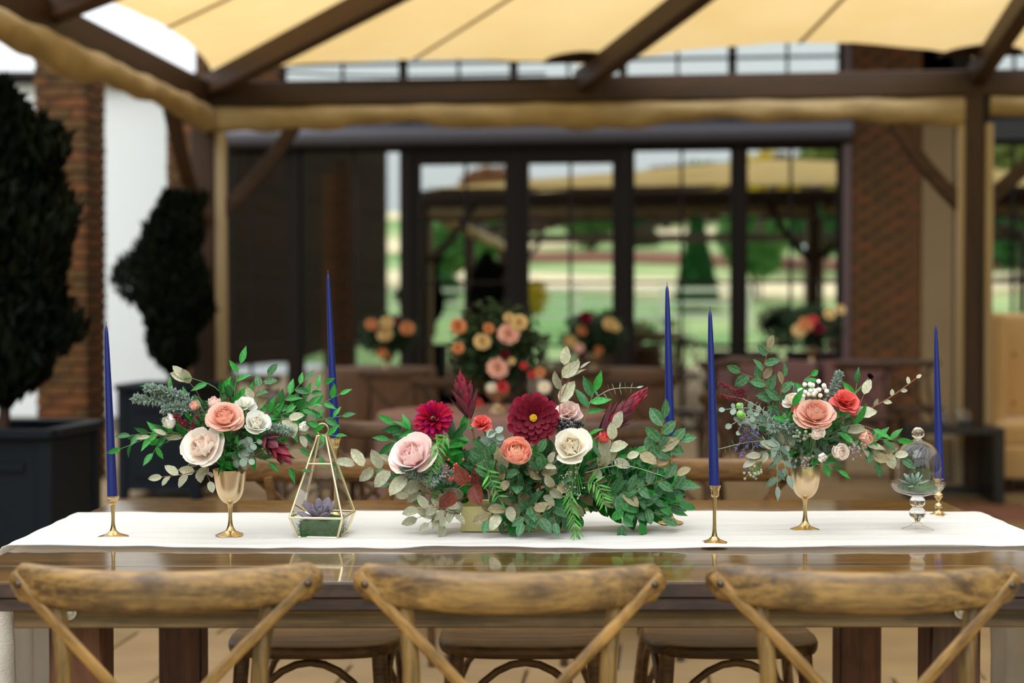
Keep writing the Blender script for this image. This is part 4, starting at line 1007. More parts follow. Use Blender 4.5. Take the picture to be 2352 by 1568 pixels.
LF = {
 'ela': leafmat('oleaster_leaf_top', (28, 94, 48), (90, 138, 94), .45, .16, .5, veinc=(140, 156, 126)),
 'elas': leafmat('oleaster_leaf_silver_underside', (160, 162, 134), (198, 198, 172), .6, .2, .35, veinc=(150, 140, 104)),
 'elab': leafmat('oleaster_leaf_buff_underside', (140, 132, 98), (170, 160, 126), .6, .2, .45, veinc=(120, 92, 58)),
 'rus': leafmat('glossy_green_leaf', (24, 128, 38), (64, 168, 72), .34, .25, .22, veinc=(90, 160, 80), spec=.5),
 'rusd': leafmat('dark_glossy_green_leaf', (18, 88, 34), (40, 122, 52), .36, .18, .22, veinc=(70, 120, 70), spec=.5),
 'euc': leafmat('dusty_eucalyptus_leaf', (82, 110, 92), (118, 142, 122), .6, .15, .25, veinc=(166, 178, 156)),
 'dol': leafmat('pale_silver_green_leaf', (128, 152, 138), (160, 178, 164), .65, .15, .12),
 'wil': leafmat('light_green_leaf', (74, 150, 62), (112, 178, 84), .4, .3, .2),
 'leu': leafmat('plum_bract', (92, 46, 58), (120, 62, 74), .5, .15, .15, veinc=(150, 70, 80)),
 'leur': leafmat('crimson_bract', (140, 36, 62), (172, 58, 80), .5, .2, .12, veinc=(190, 80, 90)),
 'rbr': leafmat('russet_leaf', (98, 44, 34), (134, 66, 50), .5, .15, .3, veinc=(160, 96, 80)),
}
M['stemr'] = plain('reddish_stem', (142, 90, 62), .6); M['stemg'] = plain('green_stem', (94, 140, 76), .6); M['stemp'] = plain('pale_green_stem', (168, 184, 150), .6)
def leafmatx(p, d, nrm, L_, wsc=1.0):
    y = d.normalized(); z = (nrm - y * nrm.dot(y)); z = z.normalized() if z.length > 1e-4 else y.orthogonal().normalized(); x = y.cross(z)
    Mx = Matrix((x * wsc, y, z)).transposed().to_4x4(); Mx = Mx @ Matrix.Scale(L_, 4); Mx.translation = p; return Mx
def rv(r, s=1.0): return Vector((r.gauss(0, s), r.gauss(0, s), r.gauss(0, s)))
KIND = {  # leaf mesh, materials, stem mat, spread deg, name, words, small
 'ela': ('ela', ('ela', 'ela', 'ela', 'ela', 'ela', 'elab'), 'stemr', 48, 'oleaster_sprig'),
 'elag': ('ela', ('rus', 'ela', 'rus', 'rusd'), 'stemg', 50, 'broadleaf_sprig'),
 'elas': ('ela', ('elas',), 'stemr', 46, 'oleaster_sprig'),
 'elam': ('ela', ('ela', 'ela', 'elas', 'elab'), 'stemr', 48, 'oleaster_sprig'),
 'rus': ('rus', ('rus', 'rus', 'rusd'), 'stemg', 42, 'greenery_sprig'),
 'rusd': ('rus', ('rusd', 'rus', 'ela'), 'stemg', 50, 'greenery_sprig'),
 'euc': ('euc', ('euc', 'euc', 'dol'), 'stemp', 46, 'eucalyptus_sprig'),
 'dol': ('dol', ('dol',), 'stemp', 75, 'eucalyptus_sprig'),
 'wil': ('wil', ('wil', 'rus'), 'stemg', 45, 'greenery_sprig'),
 'fern': ('nar', ('wil',), 'stemg', 55, 'pepper_tree_sprig'),
 'spir': ('nar', ('dol', 'euc'), 'stemp', 80, 'eucalyptus_sprig'),
 'rbr': ('oak', ('rbr',), 'stemr', 60, 'russet_leaf_sprig'),
}
def sprig(kind, pts, n, lpx, label, group=None, seed=None, taper=.75, first=.18, spread=None, stem=.0011, pair=False, droop=.0, name=None, cat='sprig', endleaf=True, wsc=1.0):
    """pts: [(px, py, Y), ...] from base to tip"""
    lm, mats, sm, sp_, nm = KIND[kind]; sp_ = spread or sp_
    rnd = random.Random(seed if seed is not None else int(pts[-1][0] * 13 + pts[-1][1] * 7))
    P_ = catmull([W(*p) for p in pts], 5) if len(pts) > 1 else None
    org = P_[0]; o = thing(name or nm, label, cat, org, 0, group)
    loc = [p - org for p in P_]
    obj('stem', tube(loc, stem, stem * .5, 5), M[sm], o)
    cum = [0]
    for a, b_ in zip(loc, loc[1:]): cum.append(cum[-1] + (b_ - a).length)
    def at(u):
        d = u * cum[-1]
        for i in range(len(loc) - 1):
            if d <= cum[i + 1] or i == len(loc) - 2:
                f = (d - cum[i]) / max(1e-6, cum[i + 1] - cum[i]); return loc[i].lerp(loc[i + 1], f), (loc[i + 1] - loc[i]).normalized()
    k = pts[-1][2] / F; side = 1
    for i in range(n):
        u = first + (1 - first) * (i / max(1, n - 1)) if n > 1 else 1
        p, T = at(min(u, 1)); last = (i == n - 1) and endleaf
        for sgn in ((1, -1) if (pair and not last) else (side,)):
            ref = Vector((rnd.gauss(0, .25), -1, rnd.gauss(.25, .25))); sd = T.cross(ref).normalized() * sgn
            a = math.radians(sp_ + rnd.uniform(-14, 14)) if not last else math.radians(rnd.uniform(-12, 12))
            d = T * math.cos(a) + sd * math.sin(a) + Vector((0, rnd.uniform(-.35, .2), -droop))
            nr = Vector((rnd.gauss(0, .35), -1, .45 + rnd.gauss(0, .35)))
            if kind in ('spir',): nr = T + rv(rnd, .3)
            L_ = lpx * k * (1 - (1 - taper) * u) * rnd.uniform(.82, 1.15)
            obj('leaf', rnd.choice(LM[lm]), LF[rnd.choice(mats)], o, leafmatx(p, d, nr, L_, wsc * rnd.uniform(.9, 1.1)))
        side = -side
    return o
def petal_mesh(width, k, belly, roll, ruffle=0.0, point=0.0, seed=0, narrow=.6):
    rnd = random.Random(seed); vs = []; fs = []; n = 5; m_ = 4
    ph = rnd.uniform(0, 6)
    for i in range(n + 1):
        v = i / n
        pr = math.sin(PI * (.07 + (.93 - .28 * (1 - point)) * v * .93)) ** narrow
        for j in range(m_ + 1):
            u = -1 + 2 * j / m_
            y = u * width / 2 * pr
            z = v * (1 - (.16 if not point else .05) * u * u * v) + (ruffle * .35 * math.sin(u * 8 + ph) * v * v)
            x = -k * y * y + belly * math.sin(PI * v) + roll * v ** 3 + ruffle * math.sin(u * 11 + ph) * v * v + rnd.uniform(-.012, .012) * v
            vs.append((x, y, z))
    for i in range(n):
        for j in range(m_): fs.append((i * (m_ + 1) + j, i * (m_ + 1) + j + 1, (i + 1) * (m_ + 1) + j + 1, (i + 1) * (m_ + 1) + j))
    return mesh_of('petal', vs, fs)
PM = {
 'in': [petal_mesh(.85, 1.15, .12, -.05, .006, 0, s) for s in (1, 2)],
 'mid': [petal_mesh(1.15, .75, .16, .04, .015, 0, s) for s in (3, 4)],
 'out': [petal_mesh(1.30, .40, .17, .30, .03, 0, s) for s in (5, 6, 7)],
 'dah': [petal_mesh(.44, .9, .02, .05, .012, .35, s, .75) for s in (1, 2)],
 'dahn': [petal_mesh(.27, 2.2, .03, .10, .02, .6, s, .8) for s in (1, 2)],
 'car': [petal_mesh(1.0, .3, .05, .15, .11, 0, s) for s in (1, 2, 3)],
 'ran': [petal_mesh(1.35, .75, .22, -.12, .01, 0, s) for s in (1, 2)],
 'wax': [petal_mesh(.8, .5, .1, .1, 0, 0, 1)],
}
PT = {
 'blush': petalmat('blush_white_petal', (255, 248, 240), (253, 236, 224)), 'blushin': petalmat('warm_blush_petal', (252, 232, 218), (248, 208, 188)),
 'pink': petalmat('pink_blush_petal', (255, 236, 232), (252, 218, 214)), 'pinkin': petalmat('rosy_petal', (252, 220, 216), (246, 196, 192)),
 'peach': petalmat('peach_pink_petal', (250, 208, 190), (244, 184, 166)), 'peachin': petalmat('deeper_peach_petal', (246, 192, 172), (240, 168, 148)),
 'cream': petalmat('ivory_petal', (254, 250, 238), (248, 238, 214)), 'creamin': petalmat('buttery_petal', (250, 240, 220), (244, 226, 192)),
 'white': petalmat('white_petal', (248, 246, 240), (226, 228, 204)), 'coral': petalmat('coral_petal', (242, 122, 114), (226, 86, 84)), 'salmon': petalmat('salmon_petal', (253, 198, 176), (250, 170, 150)), 'salmin': petalmat('pale_apricot_petal', (253, 222, 184), (250, 204, 160)),
 'wine': petalmat('wine_red_petal', (132, 6, 44), (92, 4, 28), .6, .12), 'winei': petalmat('dark_wine_petal', (112, 5, 36), (74, 3, 22), .6, .12),
 'mag': petalmat('magenta_petal', (176, 16, 92), (150, 10, 60)), 'crim': petalmat('crimson_petal', (188, 18, 56), (140, 10, 40)),
 'pale': petalmat('pale_pink_petal', (253, 228, 220), (248, 208, 198)), 'apr': petalmat('apricot_petal', (232, 168, 120), (216, 140, 90)),
}
M['yel'] = plain('yellow_stamens', (246, 186, 20), .6, noise=.3, nscale=200, bump=.8, bscale=400); M['calyx'] = plain('green_calyx', (112, 150, 76), .6)
def axis_matrix(loc, ax, roll=0.0):
    q = Vector(ax).normalized().to_track_quat('Z', 'Y'); return Matrix.Translation(loc) @ q.to_matrix().to_4x4() @ Matrix.Rotation(roll, 4, 'Z')
def petal_tf(phi, th, r0, L_, z0=0.0):
    return Matrix.Rotation(phi, 4, 'Z') @ Matrix.Translation((r0, 0, z0)) @ Matrix.Rotation(th, 4, 'Y') @ Matrix.Scale(L_, 4)
DISCS = []
def flower(kind, px, py, Y, rpx, ax, mats, name, label, group=None, cat='flower', core=None, seed=None, N=None, high=False):
    """mats: (inner, outer); ax: facing direction"""
    rnd = random.Random(seed if seed is not None else int(px * 3 + py)); Y -= .016; rpx *= {'rose': .88, 'ran': .95}.get(kind, 1.0); R_ = rpx * Y / F; ax = Vector(ax).normalized()
    c = W(px, py, Y); depth = {'rose': .5, 'ran': .45, 'dahlia': .15, 'dahlia2': .3, 'car': .5, 'bud': .55}[kind]
    b_ = c - ax * R_ * depth
    o = thing(name, label, cat, b_, 0, group)
    DISCS.append((px, py, rpx, Y))
    A = axis_matrix(Vector((0, 0, 0)), ax, rnd.uniform(0, 6))
    def put(mesh, m_, phi, th, r0, L_, z0=0.0):
        obj('petal', mesh, m_, o, A @ petal_tf(phi, th, r0, L_, z0))
    if kind == 'rose':
        N = int((N or 28) * 1.25)
        if high: N = 21; b_ = b_ - ax * R_ * .25; o.location = b_
        for i in range(N):
            f = i / (N - 1); phi = i * 2.39996 + rnd.uniform(-.2, .2)
            if high: th = math.radians(-9 + 58 * f ** 1.35 + rnd.uniform(-5, 5)); L_ = R_ * (1.08 + .26 * f) * rnd.uniform(.94, 1.06)
            else: th = math.radians(-10 + 76 * f ** 1.25 + rnd.uniform(-4, 4)); L_ = R_ * (.86 + .30 * f) * rnd.uniform(.95, 1.06)
            ms = PM['in'] if f < .32 else (PM['mid'] if f < .65 else PM['out'])
            put(rnd.choice(ms), PT[mats[0]] if f < .45 else PT[mats[1]], phi, th, R_ * (.03 + .14 * f), L_)
    elif kind == 'ran':
        N = N or 34
        for i in range(N):
            f = i / (N - 1); phi = i * 2.39996; th = math.radians(-24 + 84 * f ** 1.1 + rnd.uniform(-3, 3)); L_ = R_ * (.62 + .46 * f)
            put(rnd.choice(PM['ran']), PT[mats[0]] if f < .4 else PT[mats[1]], phi, th, R_ * (.08 + .14 * f), L_)
    elif kind == 'bud':
        for i in range(12):
            f = i / 11; put(rnd.choice(PM['in'] if f < .4 else PM['ran']), PT[mats[0]] if f < .4 else PT[mats[1]], i * 2.39996, math.radians(-20 + 50 * f), R_ * .12 * f, R_ * (1.2 + .15 * f))
    elif kind == 'car':
        N = N or 34
        for i in range(N):
            f = i / (N - 1); put(rnd.choice(PM['car']), PT[rnd.choice(mats)], i * 2.39996, math.radians(2 + 74 * f + rnd.uniform(-8, 8)), R_ * .05, R_ * rnd.uniform(.9, 1.1))
    elif kind == 'dahlia':
        for cnt_, th, L_, z in ((15, 92, 1.0, -.06), (15, 82, .97, -.02), (13, 72, .86, .02), (12, 62, .72, .05), (9, 52, .52, .07)):
            o_ = rnd.uniform(0, 1)
            for i in range(cnt_): put(rnd.choice(PM['dah']), PT[mats[1]] if th > 75 else PT[mats[0]], (i + o_) * 2 * PI / cnt_ + rnd.uniform(-.07, .07), math.radians(th + rnd.uniform(-5, 5)), R_ * .05, R_ * L_ * rnd.uniform(.94, 1.05), z * R_)
        obj('flower_centre', lathe([(.10 * R_, .02 * R_), (.17 * R_, .12 * R_), (.15 * R_, .24 * R_), (.06 * R_, .28 * R_), (.01 * R_, .27 * R_)], 16), M['yel'], o, A)
    elif kind == 'dahlia2':
        for cnt_, th, L_ in ((14, 122, .95), (15, 100, 1.0), (16, 82, 1.0), (15, 64, .98), (13, 46, .92), (10, 28, .86), (6, 12, .8)):
            for i in range(cnt_): put(rnd.choice(PM['dahn']), PT[rnd.choice(mats)], i * 2 * PI / cnt_ + th, math.radians(th + rnd.uniform(-9, 9)), R_ * .08, R_ * L_ * rnd.uniform(.85, 1.1))
    r = R_ * (.2 if kind not in ('car', 'bud') else .28)
    obj('calyx', lathe([(r * .3, -r * 1.1), (r * .9, -r * .5), (r, r * .2), (r * .5, r * .6)], 10), M['calyx'], o, A)
    if core is not None:
        q_ = W(*core) - b_; obj('stem', tube([-ax * r * .8, -ax * R_ * .9 + q_ * .15, q_], .0016, .0016, 6), M['stemg'], o)
    return o
def bract_flower(px, py, Y, tip, label, lpx, mats, n=22, group=None, name='conebush_bloom', t0=8, t1=34, along=.6):
    """px,py: base of the bloom; tip: where the bloom points"""
    b_ = W(px, py, Y); ax = (W(*tip) - b_); Lx = ax.length; ax.normalize(); o = thing(name, label, 'flower', b_, 0, group); rnd = random.Random(int(px))
    obj('stem', tube([-ax * .05, Vector((0, 0, 0)), ax * Lx * .6], .0022, .0012, 6), LF[mats[0]] if False else M['stemr'], o)
    u0 = ax.orthogonal().normalized()
    for i in range(n):
        f = i / (n - 1); phi = i * 2.39996; r_ = u0.copy(); r_.rotate(Matrix.Rotation(phi, 3, ax))
        th = math.radians(t1 + (t0 - t1) * f + rnd.uniform(-4, 4)); d = ax * math.cos(th) + r_ * math.sin(th)
        p = ax * Lx * along * f; L_ = lpx * Y / F * rnd.uniform(.85, 1.1)
        m_ = mats[1] if (f > .55 or rnd.random() < .15) else mats[0]
        obj('bract', rnd.choice(LM['leu']), LF[m_], o, leafmatx(p + r_ * .002, d, -r_, L_, rnd.uniform(.95, 1.3)))
    return o
def berries(pts, rpx, m_, label, name, cat='berries', stems=None, group=None, sm='stemg', part='berry'):
    b_ = W(*pts[0]); o = thing(name, label, cat, b_, 0, group)
    sph = bpy.data.meshes.new('berry'); bm = bmesh.new(); bmesh.ops.create_icosphere(bm, subdivisions=2 if rpx > 4 else 1, radius=1); bm.to_mesh(sph); bm.free(); sph.polygons.foreach_set('use_smooth', [True] * len(sph.polygons))
    for p in pts:
        q_ = W(*p) - b_; r = rpx * p[2] / F
        obj(part, sph, m_, o, Matrix.Translation(q_) @ Matrix.Scale(r, 4))
    if stems:
        s0 = W(*stems) - b_
        for p in pts[::2]: obj('stem', tube([s0, (s0 + W(*p) - b_) / 2 + Vector((0, .002, .003)), W(*p) - b_], .0007, .0005, 4), M[sm], o)
    return o
def tiny_plume(pts, n, lpx, wpx, m_, label, name, cat='sprig', seed=1, group=None, bump=.4, part='florets', fat=.45):
    """fluffy spike: hundreds of tiny florets in one part"""
    rnd = random.Random(seed); P_ = catmull([W(*p) for p in pts], 8); o = thing(name, label, cat, P_[0], 0, group); loc = [p - P_[0] for p in P_]; k = pts[0][2] / F
    obj('stem', tube(loc, .0011, .0006, 5), M['stemg'], o); vs = []; fs = []
    for i in range(n):
        u = rnd.random() ** .9; j = u * (len(loc) - 1.001); a = int(j); p = loc[a].lerp(loc[a + 1], j - a); T = (loc[a + 1] - loc[a]).normalized()
        d = (rv(rnd, 1)).normalized(); d = (d - T * d.dot(T) * .6 + T * .35).normalized(); rad = wpx * k * (1 - .55 * u) * rnd.uniform(.1, 1)
        c = p + d * rad; l = lpx * k * rnd.uniform(.6, 1.2); s_ = d.orthogonal().normalized() * l * fat; s_.rotate(Matrix.Rotation(rnd.uniform(0, 6.28), 3, d)); w2 = d.cross(s_) * .7; q0 = len(vs)
        vs += [c - d * l * .3, c + s_, c + w2, c - s_, c - w2, c + d * l]
        fs += [(q0, q0 + 2, q0 + 1), (q0, q0 + 3, q0 + 2), (q0, q0 + 4, q0 + 3), (q0, q0 + 1, q0 + 4), (q0 + 5, q0 + 1, q0 + 2), (q0 + 5, q0 + 2, q0 + 3), (q0 + 5, q0 + 3, q0 + 4), (q0 + 5, q0 + 4, q0 + 1)]
    f = obj(part, mesh_of('florets', vs, fs, False), m_, o); f['kind'] = 'stuff'
    return o
def filler(cx, cy, rx, ry, Y, dep, n, kinds, lpx, label, group, seed, a0=0, a1=360, rmin=.35, core=None, nl=6):
    rnd = random.Random(seed)
    for i in range(n):
        a = math.radians(rnd.uniform(a0, a1)); r = rmin + (1 - rmin) * rnd.random() ** .7
        tx, ty = cx + rx * r * math.cos(a), cy - ry * r * math.sin(a); yt = Y - dep * math.sqrt(max(0, 1 - r * r)) + rnd.uniform(-.01, .03)
        if core: bx_, by_ = core(tx, ty)
        else: bx_, by_ = cx + (tx - cx) * .25, cy + (ty - cy) * .25 + 12
        L_ = math.hypot(tx - bx_, ty - by_)
        if L_ > 120: f = 120 / L_; bx_, by_ = tx + (bx_ - tx) * f, ty + (by_ - ty) * f
        mid = ((tx + bx_) / 2 + rnd.uniform(-10, 10), (ty + by_) / 2 + rnd.uniform(-14, 4), (Y + .02 + yt) / 2)
        sprig(rnd.choice(kinds), [(bx_, by_, Y + .02), mid, (tx, ty, yt)], nl, lpx * rnd.uniform(.8, 1.15), label, group, seed=seed * 1000 + i, first=.25)

# ---------------- materials for small stuff
M['dusty'] = plain('dusty_grey_green_florets', (136, 156, 144), .85, objrand=.1, noise=.3, nscale=90); M['astil'] = plain('maroon_astilbe', (134, 34, 58), .8, noise=.3, nscale=80)
M['lav'] = plain('lavender_floret', (130, 112, 170), .8, noise=.3, nscale=80); M['bberry'] = plain('blue_black_berry', (34, 36, 46), .28); M['rberry'] = plain('pink_red_berry', (206, 76, 66), .35)
M['seed'] = plain('grey_green_seed_pod', (158, 168, 140), .6); M['seedp'] = plain('mauve_grey_seed_pod', (150, 132, 130), .6); M['gbud'] = plain('lime_green_bud', (142, 196, 92), .5); M['scab'] = plain('near_black_scabiosa', (40, 20, 30), .8)
M['white_b'] = plain('white_wax_blossom', (246, 246, 236), .5)
# ================================================================== LEFT GOBLET ARRANGEMENT
G1 = 'leafy sprigs filling the left goblet'; YL = gl.y
core1 = (527, 1085, YL)
def c1f(tx, ty): return (527 + (tx - 527) * .22, 1050 + (ty - 1050) * .2)
filler(525, 985, 105, 88, YL, .075, 38, ['rusd', 'rus', 'rus', 'rusd', 'elam'], 52, 'green leafy sprig filling the middle of the left goblet bouquet', G1, 11, core=c1f)
flower('rose', 461, 1022, YL - .085, 46, (-.2, -.9, .5), ('blushin', 'blush'), 'rose', 'large blush-white rose low in the left goblet bouquet', core=core1, high=True)
flower('rose', 516, 955, YL - .07, 40, (.05, -.75, .75), ('peachin', 'peach'), 'rose', 'peach-pink rose at the middle of the left goblet bouquet', core=core1)
flower('rose', 590, 968, YL - .06, 28, (.3, -.8, .6), ('cream', 'white'), 'rose', 'small white rose right of the peach-pink rose', core=core1, high=True)
flower('bud', 392, 968, YL - .04, 20, (-.6, -.8, .2), ('cream', 'white'), 'rose_bud', 'small white bud at the left of the left bouquet', core=core1)
flower('car', 562, 926, YL - .03, 26, (.1, -.6, .8), ('white', 'white'), 'sweet_pea', 'white frilled bloom above the peach-pink rose', core=core1, N=12)
flower('bud', 449, 934, YL - .04, 15, (-.2, -.5, .8), ('coral', 'peach'), 'rose_bud', 'small coral-pink bud behind the big blush rose', core=core1)
flower('bud', 492, 926, YL - .03, 17, (0, -.5, .8), ('peach', 'pale'), 'rose_bud', 'small pale pink bud above the peach-pink rose', core=core1)
flower('bud', 695, 980, YL - .04, 14, (.7, -.7, .2), ('white', 'white'), 'rose_bud', 'tiny white bud at the right of the left bouquet', core=core1)
bract_flower(600, 1000, YL - .05, (672, 1062, YL - .09), 'crimson pointed bracts drooping at the right of the left goblet bouquet', 58, ('leu', 'leur'), 16, t0=10, t1=48, along=.45)
tiny_plume([(430, 975, YL - .05), (400, 955, YL - .06)], 150, 6, 9, M['astil'], 'maroon astilbe spike left of the big blush rose', 'astilbe_spike', seed=4)
tiny_plume([(440, 990, YL - .05), (452, 955, YL - .06)], 110, 6, 8, M['astil'], 'short maroon astilbe tip beside the big blush rose', 'astilbe_spike', seed=5)
for i, (a, b_, lb) in enumerate([((470, 960), (310, 915), 'dusty grey-green plume reaching to the far left of the left bouquet'), ((470, 950), (335, 890), 'dusty grey-green plume, upper one at the left of the left bouquet'), ((480, 965), (375, 940), 'short dusty grey-green plume above the white bud'), ((560, 1000), (668, 992), 'dusty grey-green plume hanging over the crimson bracts')]):
    tiny_plume([(a[0], a[1], YL - .02), ((a[0] + b_[0]) / 2, (a[1] + b_[1]) / 2 - 14, YL - .04), (b_[0], b_[1], YL - .06)], 560, 9, 17 if i < 3 else 13, M['dusty'], lb, 'dusty_plume', seed=20 + i)
sprig('elas', [(478, 955, YL), (452, 900, YL - .02), (425, 868, YL - .03)], 3, 48, 'upright stem with one silvery leaf above the left goblet bouquet', seed=2, spread=30, first=.85)
sprig('rus', [(520, 990, YL), (505, 900, YL - .02), (440, 868, YL - .03)], 3, 62, 'glossy green sprig arching left over the left bouquet', seed=5, first=.55)
sprig('rus', [(535, 990, YL), (540, 890, YL), (552, 835, YL)], 5, 52, 'glossy green sprig rising at the top of the left bouquet', seed=6, first=.45)
sprig('elam', [(560, 990, YL - .02), (585, 910, YL - .03), (615, 862, YL - .03)], 6, 46, 'buff and green sprig at the top right of the left bouquet', seed=8, first=.4)
sprig('rus', [(490, 1000, YL), (400, 900, YL), (352, 885, YL + .01)], 5, 44, 'glossy green sprig behind the dusty plumes', seed=9, first=.5)
for i, (mid, tip) in enumerate([((640, 930), (700, 872)), ((660, 940), (745, 880)), ((670, 960), (780, 905)), ((660, 975), (785, 955)), ((670, 990), (770, 1000)), ((640, 955), (720, 930))]):
    sprig('rus', [(575, 985, YL), (mid[0], mid[1], YL - .01), (tip[0], tip[1], YL - .01 - .01 * i)], 9, 46, 'fine green leafy sprig spraying right toward the blue candle', 'fine green sprigs at the right of the left goblet', seed=31 + i, first=.25)
for i, (tip, lb) in enumerate([((278, 1030), 'green sprig reaching furthest left at the middle of the left bouquet'), ((352, 1040), 'green sprig left of the big blush rose, the lower one'), ((300, 1000), 'pale-edged green sprig left of the big blush rose, the upper one')]):
    sprig('rus', [(470, 1020, YL), (390, 992, YL - .03), (tip[0], tip[1], YL - .05)], 7, 46, lb, seed=50 + i, first=.3)
sprig('elas', [(470, 1030, YL - .02), (410, 1000, YL - .05), (345, 1002, YL - .06)], 4, 48, 'silvery narrow-leaved sprig pointing left beside the big blush rose', seed=61, spread=20, wsc=.6)
sprig('elas', [(500, 1060, YL - .03), (440, 1085, YL - .07), (372, 1095, YL - .08)], 7, 44, 'silvery oval-leaved sprig drooping below the big blush rose', seed=62, first=.2)
sprig('elas', [(480, 1065, YL - .05), (475, 1085, YL - .08), (482, 1105, YL - .09)], 3, 40, 'two silvery leaves hanging beside the left goblet bowl', seed=64)
sprig('rus', [(560, 1040, YL - .02), (620, 1060, YL - .05), (690, 1080, YL - .05)], 6, 44, 'green sprig drooping right under the crimson bracts', seed=65)
sprig('rus', [(560, 1040, YL + .01), (700, 1030, YL + .05), (772, 1082, YL + .06)], 5, 44, 'long green sprig drooping toward the terrarium top', seed=66, first=.55)
sprig('elas', [(600, 1000, YL - .02), (660, 960, YL - .04), (690, 1000, YL - .05)], 5, 42, 'silvery leaves at the lower right of the left bouquet', seed=67, first=.5)
sprig('dol', [(545, 1040, YL - .06), (575, 1020, YL - .085), (590, 1015, YL - .09)], 5, 24, 'round silver-green leaves over the goblet rim, upper sprig', seed=70, pair=True)
sprig('dol', [(535, 1060, YL - .05), (560, 1050, YL - .08), (572, 1056, YL - .085)], 4, 24, 'round silver-green leaves over the goblet rim, lower sprig', seed=71, pair=True)
for i, tip in enumerate([(500, 1020), (530, 1010), (545, 1035), (515, 1050)]):
    sprig('rus', [(525, 1065, YL), (tip[0], tip[1] + 10, YL - .05), (tip[0], tip[1] - 15, YL - .085)], 6, 36, 'bright green leaves in the middle of the left bouquet', 'bright green sprigs under the peach-pink rose', seed=80 + i)

# ================================================================== CENTREPIECE
YC = 2.85; G2 = 'leafy sprigs filling the gold box centrepiece'; core2 = (1190, 1150, YC)
def c2f(tx, ty): return (max(1085, min(1290, tx)), 1140)
filler(1190, 1115, 215, 95, YC, .10, 60, ['ela', 'ela', 'elag', 'elam', 'elag'], 54, 'grey-green leafy sprig filling the middle of the gold box centrepiece', G2, 21, core=c2f, a0=0, a1=180, rmin=.3)
filler(1400, 1120, 165, 90, YC, .08, 58, ['elag', 'rus', 'elag', 'ela'], 52, 'fresh green leafy sprig filling the right side of the gold box centrepiece', 'green sprigs at the right of the gold box', 22, core=lambda x, y: (1300, 1130), a0=-62, a1=115, rmin=.3)
filler(1000, 1080, 110, 70, YC, .07, 18, ['rus', 'elam', 'rusd'], 44, 'mixed leafy sprig filling the left side of the gold box centrepiece', 'mixed sprigs at the left of the gold box', 23, core=lambda x, y: (1090, 1130), a0=60, a1=250, rmin=.3)
filler(1190, 1150, 150, 62, YC - .03, .10, 12, ['ela', 'elag', 'elag'], 48, 'grey-green sprig hanging over the front of the gold box', 'leafy sprigs over the front of the gold box', 24, core=lambda x, y: (max(1090, min(1290, x)), 1120), a0=232, a1=345, rmin=.5)
flower('dahlia', 1225, 960, YC - .10, 59, (.02, -1, .18), ('winei', 'wine'), 'dahlia', 'large wine-red dahlia with a yellow centre above the centrepiece', core=core2)
flower('dahlia2', 993, 955, YC - .05, 46, (-.1, -.75, .5), ('mag', 'crim'), 'dahlia', 'spiky magenta dahlia at the left of the centrepiece', core=(1090, 1130, YC))
flower('rose', 943, 1040, YC - .11, 50, (-.35, -.7, .65), ('pinkin', 'pink'), 'rose', 'large pale pink rose at the left of the centrepiece', core=(1090, 1130, YC), high=True)
flower('ran', 1186, 1038, YC - .14, 38, (.02, -.75, .6), ('salmin', 'salmon'), 'ranunculus', 'salmon ranunculus at the middle of the centrepiece', core=core2)
flower('rose', 1311, 1021, YC - .13, 40, (-.15, -.85, .5), ('creamin', 'cream'), 'rose', 'ivory rose right of the wine-red dahlia', core=core2, high=True)
flower('car', 1306, 945, YC - .03, 32, (.1, -.6, .7), ('pink', 'pale'), 'carnation', 'pale pink carnation behind the ivory rose', core=core2)
flower('car', 1106, 968, YC - .07, 23, (-.1, -.6, .7), ('coral', 'coral'), 'carnation', 'coral carnation between the magenta and wine-red dahlias', core=core2, N=22)
flower('bud', 1386, 1006, YC - .09, 16, (.2, -.7, .6), ('coral', 'coral'), 'carnation', 'small coral bud right of the ivory rose', core=core2)
bract_flower(1080, 965, YC - .05, (1060, 880, YC - .05), 'plum and crimson conebush bloom standing upright left of the wine-red dahlia', 74, ('leu', 'leur'), 32, t0=5, t1=36, along=.5)
bract_flower(1372, 1003, YC - .06, (1468, 910, YC - .06), 'plum and crimson conebush bloom slanting up to the right', 76, ('leu', 'leur'), 36, t0=5, t1=32, along=.64)
rb = random.Random(5)
berries([(1310 + rb.uniform(-34, 28), 975 + rb.uniform(-11, 11) + .2 * rb.uniform(-20, 20), YC - .105 + rb.uniform(-.015, .015)) for _ in range(48)], 4.6, M['bberry'], 'cluster of blue-black berries above the ivory rose', 'dark_berry_cluster', stems=(1310, 1000, YC - .07))
berries([(1052 + rb.uniform(-34, 30), 1080 + rb.uniform(-26, 24), YC - .115 + rb.uniform(-.015, .015)) for _ in range(26)], 3.8, M['rberry'], 'pink-red pepper berries right of the pale pink rose', 'pepper_berry_cluster', stems=(1090, 1100, YC - .06))
sprig('elas', [(1285, 985, YC - .05), (1287, 900, YC - .06), (1296, 838, YC - .06)], 4, 66, 'tall silvery oleaster sprig rising above the wine-red dahlia', seed=103, first=.42, spread=28)
sprig('elab', [(1296, 905, YC - .06), (1312, 865, YC - .06), (1345, 838, YC - .06)], 3, 44, 'small narrow-leaved side shoot at the top of the centrepiece', seed=104, first=.5, spread=22, wsc=.5) if 'elab' in KIND else sprig('elas', [(1290, 910, YC - .06), (1310, 866, YC - .06), (1332, 846, YC - .06)], 3, 46, 'small narrow-leaved side shoot at the top of the centrepiece', seed=104, first=.6, spread=24, wsc=.5)
sprig('rus', [(1330, 1010, YC - .06), (1350, 940, YC - .07), (1364, 900, YC - .07)], 5, 62, 'bright green sprig above the ivory rose', seed=105, first=.55, spread=50)
sprig('rus', [(1330, 990, YC - .09), (1352, 1000, YC - .12), (1362, 1020, YC - .13)], 3, 55, 'bright green leaves beside the ivory rose', seed=106)
